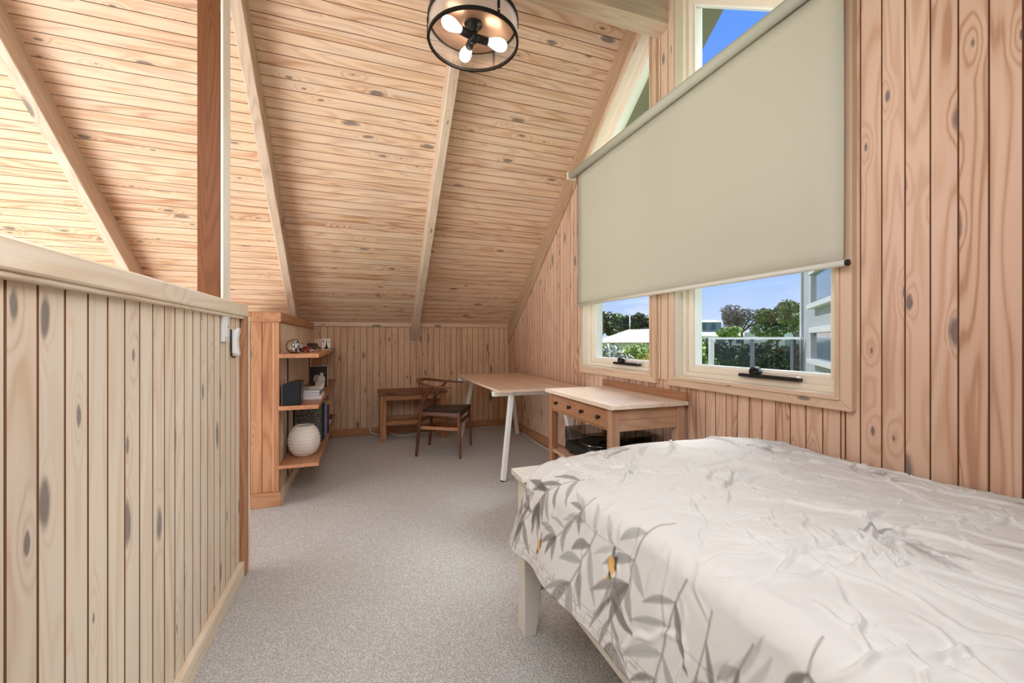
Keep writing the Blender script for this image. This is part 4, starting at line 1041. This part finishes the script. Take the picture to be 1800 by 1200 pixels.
# ------------------------------------------------------------------ ceiling light
def lamp_glass():
    m = bpy.data.materials.new('seeded_lamp_glass'); m.use_nodes = True; t = m.node_tree; t.nodes.clear()
    out = t.nodes.new('ShaderNodeOutputMaterial'); a = t.nodes.new('ShaderNodeMixShader'); b = t.nodes.new('ShaderNodeMixShader')
    tr = t.nodes.new('ShaderNodeBsdfTransparent'); tl = t.nodes.new('ShaderNodeBsdfTranslucent'); gl = t.nodes.new('ShaderNodeBsdfGlossy'); gl.inputs['Roughness'].default_value = 0.12
    a.inputs[0].default_value = 0.22; b.inputs[0].default_value = 0.12
    t.links.new(tr.outputs[0], a.inputs[1]); t.links.new(tl.outputs[0], a.inputs[2]); t.links.new(a.outputs[0], b.inputs[1]); t.links.new(gl.outputs[0], b.inputs[2]); t.links.new(b.outputs[0], out.inputs[0]); return m
def ceiling_light():
    zr = 2.82; c = onz(832, 77, zr); c = Vector((c.x, 2.270, zr))
    root = thing('ceiling_light', 'round drum ceiling light with black rings and three bulbs', 'ceiling light', c)
    R_ = 0.252; H_ = 0.125
    bm = plain('dark_bronze_ring', lin(38, 35, 33), 0.45, 0.6)
    g = G('brushed_copper'); n = g.noise(g.scale(g.objcoord(False), (4, 60, 4)), 3.0, 3.0); g.set(color=g.mix(n, lin(170, 128, 102), lin(214, 176, 150)), rough=0.36, metal=0.75); cop = g.m
    def band(name, z0, z1, r0, r1, m): return lathe(name, m, root, [(r0, z0), (r1, z0), (r1, z1), (r0, z1)], (0, 0, 0), 64, closed=True, smooth=False)
    band('ring', 0.0, 0.016, R_ - 0.012, R_, bm); band('ring', H_ - 0.016, H_ + 0.004, R_ - 0.012, R_, bm)
    band('glass_drum', 0.014, H_ - 0.014, R_ - 0.008, R_ - 0.005, lamp_glass())
    lathe('plate', cop, root, [(0.0, H_ - 0.020), (0.232, H_ - 0.020), (0.239, H_ - 0.012), (0.239, H_), (0.0, H_)], (0, 0, 0), 64)
    for k in range(3):
        a = math.radians(-74 + 120 * k); r = R_ + 0.001
        beam('strap', bm, root, (r * math.cos(a), r * math.sin(a), 0.0), (r * math.cos(a), r * math.sin(a), H_), 0.016, 0.005, (math.cos(a), math.sin(a), 0))
        lathe('rivet', M['chrome'], root, [(0.0, 0.0), (0.004, 0.0), (0.003, 0.002), (0.0, 0.0025)], ((r + 0.003) * math.cos(a), (r + 0.003) * math.sin(a), 0.03), 10, (0, math.pi / 2, a))
        beam('spoke', bm, root, (0.20 * math.cos(a), 0.20 * math.sin(a), H_ - 0.002), ((R_ - 0.01) * math.cos(a), (R_ - 0.01) * math.sin(a), H_ - 0.002), 0.012, 0.004)
    lathe('stem', bm, root, [(0.0, 0.038), (0.020, 0.038), (0.022, 0.050), (0.022, 0.072), (0.030, 0.074), (0.030, 0.100), (0.046, 0.098), (0.052, H_ - 0.020), (0.0, H_ - 0.020)], (0, 0, 0), 28)
    lathe('rod', bm, root, [(0.0, H_), (0.010, H_), (0.010, 0.36), (0.060, 0.362), (0.062, 0.384), (0.0, 0.384)], (0, 0, 0), 24)
    hub = lathe('hub', bm, root, [(0.0, 0.006), (0.020, 0.008), (0.028, 0.020), (0.028, 0.052), (0.020, 0.060), (0.0, 0.060)], (0, 0, 0), 20)
    eb = emitter('glowing_bulb', (1.0, 0.88, 0.70, 1), 6.0)
    for u, vv in ((797, 45), (888, 82), (810, 114)):
        p = onz(u, vv, zr + 0.035); d = Vector((p.x - c.x, p.y - c.y, 0)).normalized()
        q = Vector((0, 0, 1)).rotation_difference(d)
        so = lathe('socket', bm, root, [(0.0, 0.015), (0.021, 0.015), (0.022, 0.03), (0.022, 0.084), (0.019, 0.086), (0.0, 0.086)], (0, 0, 0.035), 20)
        so.rotation_mode = 'QUATERNION'; so.rotation_quaternion = q
        b = lathe('bulb', eb, root, [(0.016, 0.084), (0.018, 0.094), (0.026, 0.115), (0.033, 0.142), (0.034, 0.160), (0.029, 0.182), (0.016, 0.197), (0.0, 0.201)], (0, 0, 0.035), 24)
        b.rotation_mode = 'QUATERNION'; b.rotation_quaternion = q
ceiling_light()

# ------------------------------------------------------------------ roller blind
def blind_mat():
    m = bpy.data.materials.new('sage_blind_cloth'); m.use_nodes = True; t = m.node_tree; t.nodes.clear()
    out = t.nodes.new('ShaderNodeOutputMaterial'); mx = t.nodes.new('ShaderNodeMixShader'); mx.inputs[0].default_value = 0.10
    d = t.nodes.new('ShaderNodeBsdfDiffuse'); d.inputs[0].default_value = lin(206, 202, 184)
    tl = t.nodes.new('ShaderNodeBsdfTranslucent'); tl.inputs[0].default_value = lin(220, 214, 190)
    bp = t.nodes.new('ShaderNodeBump'); bp.inputs['Strength'].default_value = 0.05; bp.inputs['Distance'].default_value = 0.001
    no = t.nodes.new('ShaderNodeTexNoise'); no.inputs['Scale'].default_value = 700; tc = t.nodes.new('ShaderNodeTexCoord')
    t.links.new(tc.outputs['Object'], no.inputs['Vector']); t.links.new(no.outputs[0], bp.inputs['Height']); t.links.new(bp.outputs[0], d.inputs['Normal'])
    t.links.new(d.outputs[0], mx.inputs[1]); t.links.new(tl.outputs[0], mx.inputs[2]); t.links.new(mx.outputs[0], out.inputs[0]); return m
bl_ = thing('roller_blind', 'sage grey roller blind pulled half down over both gable windows', 'blind', (1.825, 2.235, 1.47))
bmat = blind_mat()
v = []; f = []; ny, nz = 24, 16
for j in range(nz + 1):
    for i in range(ny + 1):
        y = -1.102 + 2.202 * i / ny; z = 0.012 + 1.165 * j / nz
        v.append((0.004 * math.sin(j / nz * math.pi) + 0.0015 * math.sin(i * 0.9), y, z))
for j in range(nz):
    for i in range(ny): a = j * (ny + 1) + i; f.append((a, a + 1, a + ny + 2, a + ny + 1))
fabric = mesh_obj('fabric', v, f, bmat, bl_, smooth=True); sm = fabric.modifiers.new('t', 'SOLIDIFY'); sm.thickness = 0.0012
tubemat = plain('blind_tube_cloth', lin(190, 188, 172), 0.7)
lathe('roller', tubemat, bl_, [(0.0, -1.19), (0.031, -1.19), (0.031, 1.17), (0.0, 1.17)], (-0.026, 0, 1.192), 28, (-math.pi / 2, 0, 0))
brm = plain('ivory_bracket', lin(236, 226, 208), 0.4)
for yy in (1.190, -1.205): box('bracket', -0.06, 0.03, yy - 0.012, yy + 0.012, 1.158, 1.228, brm, bl_, 0.006)
lathe('bottom_bar', plain('ivory_bar', lin(222, 218, 204), 0.45), bl_, [(0.0, -1.110), (0.013, -1.110), (0.013, 1.104), (0.0, 1.104)], (0.0, 0, 0.006), 16, (-math.pi / 2, 0, 0))
lathe('end_cap', M['black'], bl_, [(0.0, -0.006), (0.013, -0.006), (0.013, 0.004), (0.0, 0.006)], (0.0, -1.116, 0.006), 16, (-math.pi / 2, 0, 0))
chm = plain('bead_chain', lin(222, 206, 184), 0.4)
tube('chain', chm, bl_, [(0.034, 1.196, 1.19), (0.044, 1.19, 0.60), (0.050, 1.165, 0.20), (0.040, 1.140, -0.10), (0.036, 1.125, -0.36)], 0.0035, 6, 5)
tube('chain', chm, bl_, [(0.012, 1.196, 1.19), (0.030, 1.186, 0.60), (0.040, 1.160, 0.20), (0.036, 1.136, -0.10), (0.036, 1.125, -0.36)], 0.003, 6, 5)

# ------------------------------------------------------------------ cables on the floor
c1 = tube('cable', M['cord'], None, [(0.10, 5.376, 0.10), (0.10, 5.368, 0.04), (0.20, 5.366, 0.008), (0.29, 5.33, 0.04), (0.42, 5.20, 0.007), (0.62, 5.22, 0.006), (0.84, 5.25, 0.006), (1.02, 5.30, 0.006), (1.25, 5.27, 0.006), (1.45, 5.33, 0.006), (1.70, 5.33, 0.006)], 0.0055, 8, 6)
tag(c1, 'white cable running along the back wall behind the bench', 'cable')
c2 = tube('cable', M['cord'], None, [(1.872, 4.98, 0.006), (1.872, 4.60, 0.006), (1.85, 4.2, 0.006), (1.872, 3.8, 0.006), (1.874, 3.4, 0.006), (1.860, 3.05, 0.006)], 0.0055, 8, 6)
tag(c2, 'white cable along the baseboard under the desk', 'cable')
# ------------------------------------------------------------------ outside
def leaf_mat(name, a, b):
    g = G(name); n = g.noise(g.objcoord(False), 3.5, 3.0, 0.6); c = g.mix(g.rng(n, 0.35, 0.65), a, b)
    g.set(color=c, rough=0.6, spec=0.3); return g.m
def leaves(name, mat, parent, blobs, n, size, seed, loc=(0, 0, 0)):
    """leafy mass: n leaf quads scattered near the surface of ellipsoid blobs [(centre, radii)]"""
    r = np.random.default_rng(seed); nb = len(blobs)
    wts = np.array([b[1][0] * b[1][2] for b in blobs]); wts = wts / wts.sum()
    which = r.choice(nb, n, p=wts)
    cen = np.array([b[0] for b in blobs])[which]; rad = np.array([b[1] for b in blobs])[which]
    d = r.normal(size=(n, 3)); d /= np.linalg.norm(d, axis=1, keepdims=True)
    p = cen + d * rad * (0.55 + 0.5 * r.random((n, 1)) ** 0.6)
    nrm = d + r.normal(scale=0.7, size=(n, 3)); nrm /= np.linalg.norm(nrm, axis=1, keepdims=True)
    a = np.cross(nrm, r.normal(size=(n, 3))); a /= np.linalg.norm(a, axis=1, keepdims=True); b = np.cross(nrm, a)
    s = size * (0.6 + 0.8 * r.random((n, 1)))
    q = np.stack([p - a * s, p - b * s * 0.5, p + a * s, p + b * s * 0.5], 1).reshape(-1, 3)
    me = bpy.data.meshes.new(name); me.vertices.add(len(q)); me.vertices.foreach_set('co', q.reshape(-1).astype(np.float32))
    me.loops.add(n * 4); me.loops.foreach_set('vertex_index', np.arange(n * 4, dtype=np.int32)); me.polygons.add(n)
    me.polygons.foreach_set('loop_start', (np.arange(n) * 4).astype(np.int32)); me.update(calc_edges=True); me.materials.append(mat)
    o = bpy.data.objects.new(name, me); link(o, parent); o.location = loc; o['kind'] = 'stuff'
    return o
GZ = -2.6
M['barkx'] = plain('grey_tree_bark', lin(96, 88, 80), 0.9, noise=0.3, nscale=6)
def tree(label, u, v, depth, rx, rz, mat, n, size, seed, cat='tree', name='tree', group=None, branches=5):
    c = at(u, v, depth); R2 = random.Random(seed); base = Vector((c.x, c.y, GZ))
    root = thing(name, label, cat, base, 0, group); h = c.z - GZ
    blobs = []
    for i in range(9):
        a = R2.uniform(0, 6.28); k = R2.uniform(0.25, 0.75)
        blobs.append(((math.cos(a) * rx * k, math.sin(a) * rx * k, h + R2.uniform(-0.55, 0.6) * rz), (rx * R2.uniform(0.32, 0.5), rx * R2.uniform(0.32, 0.5), rz * R2.uniform(0.28, 0.46))))
    leaves('crown', mat, root, blobs, n, size, seed)
    tr = max(0.05, rx * 0.06)
    tube('trunk', M['barkx'], root, [(0, 0, 0), (tr, 0, (h - rz) * 0.5), (0, 0, h - rz * 0.9)], [tr * 1.3, tr, tr * 0.8], 8, 4)
    for i in range(branches):
        b = blobs[i][0]
        tube('branch', M['barkx'], root, [(0, 0, h - rz * 1.0), (b[0] * 0.4, b[1] * 0.4, h - rz * 0.6), b], [tr * 0.7, tr * 0.5, tr * 0.2], 6, 4)
    return root
dk = leaf_mat('dark_olive_leaves', lin(40, 52, 34), lin(92, 104, 66)); md = leaf_mat('mid_green_leaves', lin(48, 74, 34), lin(112, 134, 66))
br = leaf_mat('bright_green_leaves', lin(82, 116, 40), lin(160, 172, 80)); gy = leaf_mat('grey_purple_leaves', lin(74, 74, 76), lin(120, 118, 114)); sg = leaf_mat('grey_shrub_leaves', lin(86, 96, 84), lin(150, 156, 140))
yl = leaf_mat('yellow_green_leaves', lin(110, 128, 40), lin(196, 172, 74))
M['lawn'] = plain('lawn', lin(88, 118, 54), 0.95, noise=0.3, nscale=4)
gr = box('ground', -40, 140, -60, 160, GZ - 0.3, GZ - 0.01, M['lawn']); struct(gr)
# trees seen in the far window
for i, (u, v, dep, rx, rz, m, lab) in enumerate(((1052, 571, 42, 2.0, 1.5, dk, 'leftmost dark olive tree of the row beyond the pale roof'), (1074, 567, 56, 2.4, 1.8, md, 'mid green tree standing second in the row beyond the pale roof'),
        (1096, 572, 50, 2.2, 1.6, dk, 'dark tree behind the thin mast beyond the pale roof'), (1116, 573, 60, 2.0, 1.4, md, 'small rounded green tree right of the thin mast'), (1138, 574, 38, 1.4, 1.7, dk, 'rightmost dark tree of the row beyond the pale roof'),
        (1164, 572, 62, 2.4, 1.7, dk, 'dark tree of the far row hidden by the post between windows'), (1026, 570, 66, 2.4, 1.8, dk, 'dark tree of the far row hidden by the blind edge'))):
    tree(lab, u, v, dep, rx, rz, m, 2600, 0.22, 40 + i, group='trees beyond the pale roofed house')
# pale hipped roof house
def roof_house():
    a = at(1104, 579, 27); b = at(1190, 577, 30); l = at(1040, 602, 24); r = at(1215, 606, 25); bk = at(1120, 596, 36); bk2 = at(1215, 596, 36)
    root = thing('bungalow', 'low house with a pale pinkish ribbed hip roof beyond the hedge', 'house', (l.x, l.y, GZ))
    o3 = Vector((l.x, l.y, GZ)); zt = l.z
    q = [l, Vector((r.x, r.y, zt)), Vector((bk2.x, bk2.y, zt)), Vector((bk.x, bk.y, zt)), a, b]
    g = G('pinkish_ribbed_roof'); wv = g.n('TexWave', bands_direction='X'); g.put(wv.inputs['Vector'], g.objcoord(False)); wv.inputs['Scale'].default_value = 0.9
    g.set(color=g.mix(g.rng(wv.outputs[0], 0.35, 0.65), lin(122, 108, 99), lin(156, 141, 130)), rough=0.7)
    mesh_obj('roof', [p - o3 for p in q], [(0, 1, 5, 4), (1, 2, 5), (2, 3, 4, 5), (3, 0, 4), (0, 3, 2, 1)], g.m, root)
    wm = plain('bungalow_wall', lin(206, 196, 180), 0.8); k = 0.94; cxy = sum(((p - o3) for p in q[:4]), Vector()) / 4
    w = [cxy + ((p - o3) - cxy) * k for p in q[:4]]
    mesh_obj('wall', [(p.x, p.y, 0) for p in w] + [(p.x, p.y, zt - GZ - 0.02) for p in w], [(0, 1, 5, 4), (1, 2, 6, 5), (2, 3, 7, 6), (3, 0, 4, 7)], wm, root)
    m0 = at(1107, 579, 27.5) - o3
    tube('mast', M['chrome'], root, [m0 - Vector((0, 0, 0.3)), m0 + Vector((0, 0, 0.9))], 0.02, 6, 1)
roof_house()
def hedge(label, pts, h0, h1, thick, mat, n, size, seed, name='hedge', cat='hedge'):
    P0 = Vector(pts[0]); P1 = Vector(pts[1]); root = thing(name, label, cat, (P0.x, P0.y, GZ)); blobs = []
    R2 = random.Random(seed); k = max(4, int((P1 - P0).length / 0.35))
    for i in range(k):
        p = P0.lerp(P1, (i + 0.5) / k); hh = (h0 + (h1 - h0) * i / k) + R2.uniform(-0.10, 0.10)
        for j in range(3): blobs.append(((p.x - P0.x + R2.uniform(-0.1, 0.1), p.y - P0.y + R2.uniform(-0.1, 0.1), hh - GZ - thick * 0.5 - j * 0.55), (0.34, 0.34, 0.42)))
    leaves('foliage', mat, root, blobs, n, size, seed)
    tube('stem', M['barkx'], root, [(0, 0, 0), (0.05, 0.05, 1.5), (0.1, 0.1, 2.6)], [0.06, 0.05, 0.03], 6, 3)
p = at(1040, 600, 7.6); q = at(1086, 600, 7.2); hedge('grey green shrub below the pale roof, left in the far window', ((p.x, p.y, 0), (q.x, q.y, 0)), 0.80, 0.76, 0.3, sg, 5000, 0.045, 71, 'shrub', 'shrub')
p = at(1088, 600, 9.6); q = at(1170, 600, 9.2); hedge('yellow green hedge below the pale roof, right in the far window', ((p.x, p.y, 0), (q.x, q.y, 0)), 0.74, 0.78, 0.3, br, 6000, 0.05, 72)
p = at(1098, 600, 8.6); q = at(1165, 600, 8.2); hedge('low hedge with yellowing leaves in the far window', ((p.x, p.y, 0), (q.x, q.y, 0)), 0.52, 0.60, 0.3, yl, 5000, 0.04, 73)
# trees seen in the near window
tree('wide grey leaved tree with spreading dark branches beyond the balustrade', 1304, 557, 34, 2.1, 1.25, gy, 3600, 0.10, 61, branches=9)
tree('bushy green tree beside the neighbouring house', 1366, 566, 22, 1.25, 1.15, md, 5000, 0.085, 62)
tree('slim green tree against the neighbouring house corner', 1398, 560, 19, 0.75, 0.85, md, 2200, 0.075, 63)
tree('low bright shrub in front of the grey leaved tree', 1284, 586, 17, 0.55, 0.36, br, 2200, 0.05, 64, 'shrub', 'shrub')
tree('light green shrub at the left end of the balustrade', 1238, 634, 10, 0.34, 0.75, br, 2600, 0.05, 65, 'shrub', 'shrub')
def far_house(label, u0, u1, vt, vb, depth, wallm, roofm, ridge):
    a = at(u0, vt, depth); b = at(u1, vt, depth); c = at(u0, vb, depth); root = thing('house', label, 'house', (a.x, a.y, GZ))
    d = Vector((b.x - a.x, b.y - a.y, 0)); w = d.length; root.rotation_euler = (0, 0, math.atan2(d.y, d.x))
    box('wall', 0, w, 0, 6, 0, a.z - GZ, wallm, root)
    rise = ridge * depth / F_PX
    v = [(-0.3, -0.3, a.z - GZ), (w + 0.3, -0.3, a.z - GZ), (w + 0.3, 6.3, a.z - GZ), (-0.3, 6.3, a.z - GZ), (-0.3, 3, a.z - GZ + rise), (w + 0.3, 3, a.z - GZ + rise)]
    mesh_obj('roof', v, [(0, 1, 5, 4), (2, 3, 4, 5), (1, 2, 5), (3, 0, 4), (0, 3, 2, 1)], roofm, root)
    for k in (0.25, 0.62):
        win = box('window', w * k, w * (k + 0.16), -0.05, 0.0, a.z - GZ - 0.9 * depth * 0.02, a.z - GZ - 0.25, plain('far_window', lin(70, 84, 96), 0.2), root)
    return root
far_house('distant grey blue house at the left of the near window', 1222, 1268, 566, 590, 75, plain('greyblue_wall', lin(120, 132, 142), 0.8), plain('grey_roof', lin(150, 152, 156), 0.7), 5)
far_house('low white roofed building behind the balustrade rail', 1236, 1330, 590, 610, 44, plain('white_wall', lin(222, 216, 210), 0.8), plain('pale_pink_roof', lin(236, 222, 214), 0.7), 7)
far_house('white building partly hidden behind the bushy green tree', 1380, 1440, 583, 605, 34, plain('white_wall2', lin(214, 214, 216), 0.8), plain('pale_roof', lin(206, 206, 214), 0.7), 4)
p = at(1225, 600, 11.5); q = at(1430, 600, 10.5); hedge('dark green hedge growing behind the glass balustrade', ((p.x, p.y, 0), (q.x, q.y, 0)), 0.85, 0.82, 0.3, leaf_mat('deep_green_leaves', lin(30, 50, 24), lin(70, 98, 44)), 14000, 0.06, 74)
# glass balustrade
BX = 6.0
bal = thing('balustrade', 'glass balustrade with white top rail on the neighbouring deck', 'balustrade', (BX, 5.1, 0.10))
wr = plain('white_powdercoat', lin(238, 238, 236), 0.4); gp = plain('grey_post', lin(112, 118, 130), 0.4)
tint = glass_pane('grey_tinted_glass', (0.60, 0.63, 0.61, 1))
y0b, y1b = 4.28, 5.98
box('top_rail', -0.03, 0.03, y0b - 5.1, y1b - 5.1, 1.065, 1.10, wr, bal, 0.004, 'y')
box('corner_post', -0.04, 0.04, y1b - 5.1 - 0.06, y1b - 5.1, 0.0, 1.065, wr, bal, 0.004)
for yp in (4.42, 5.10): box('post', -0.02, 0.02, yp - 5.1 - 0.025, yp - 5.1 + 0.025, 0.0, 1.065, gp, bal, 0.003)
for ya, yb in ((4.28, 4.395), (4.445, 5.075), (5.125, 5.92)): box('glass_panel', -0.005, 0.005, ya - 5.1, yb - 5.1, 0.04, 1.06, tint, bal)
dkk = box('deck', 5.93, 7.4, 4.66, 6.05, -0.02, 0.10, plain('deck_boards', lin(130, 120, 108), 0.8)); tag(dkk, 'small raised deck floor under the glass balustrade', 'deck')
for xx, yy in ((6.0, 4.75), (6.0, 5.95), (7.3, 5.95), (7.3, 4.75)): box('post', xx - 0.05 - dkk.location.x, xx + 0.05 - dkk.location.x, yy - 0.05 - dkk.location.y, yy + 0.05 - dkk.location.y, GZ - dkk.location.z, -0.06, gp, dkk)
# neighbouring house
def neighbour():
    P0 = Vector((6.2, 4.44, GZ)); ang = math.atan2(-0.69, -0.72)
    root = thing('neighbour_house', 'pale grey boarded house close outside the near window', 'house', P0, ang)   # local x runs towards us along the wall
    g = G('pale_grey_weatherboard'); wv = g.n('TexWave', bands_direction='X', wave_profile='SAW'); g.put(wv.inputs['Vector'], g.objcoord(False)); wv.inputs['Scale'].default_value = 2.2
    g.set(color=g.mix(g.rng(wv.outputs[0], 0.0, 0.06), lin(120, 124, 124), lin(166, 170, 170)), rough=0.7)
    bm_ = g.m; zb = -GZ
    # wall face at local y = 0, room side is y > 0 (house body), windows proud towards -y or +y
    side = 1.0
    box('wall', 0.0, 2.9, 0.02, 3.6, 0.0, zb + 3.6, bm_, root)
    box('corner_board', -0.03, 0.10, -0.012, 0.06, 0.0, zb + 3.6, plain('corner_board', lin(184, 188, 188), 0.6), root, 0.003)
    fm = plain('white_house_frame', lin(206, 206, 204), 0.5)
    gl = plain('sky_glass', lin(96, 120, 132), 0.08, 0.0, 0.9)
    for z0, z1, lab in ((1.56, 2.05, 'upper'), (0.86, 1.30, 'lower')):
        x0, x1 = 0.92, 2.5
        w = box('window', x0 + 0.06, x1 - 0.06, -0.005, 0.03, zb + z0 + 0.06, zb + z1 - 0.05, gl, root)
        box('window_head', x0, x1, -0.05, 0.03, zb + z1 - 0.05, zb + z1 + 0.02, fm, root, 0.004)
        box('window_sill', x0 - 0.02, x1 + 0.02, -0.07, 0.03, zb + z0, zb + z0 + 0.06, fm, root, 0.004)
        box('window_jamb', x0, x0 + 0.06, -0.04, 0.03, zb + z0 + 0.06, zb + z1 - 0.05, fm, root, 0.003); box('window_jamb', x1 - 0.06, x1, -0.04, 0.03, zb + z0 + 0.06, zb + z1 - 0.05, fm, root, 0.003)
    box('roof', -0.6, 3.2, -0.35, 4.0, zb + 3.6, zb + 3.75, plain('neighbour_roof', lin(150, 152, 154), 0.7), root)
    box('canopy', -0.40, 0.0, 0.10, 1.2, zb + 2.17, zb + 2.23, fm, root, 0.004)
neighbour()
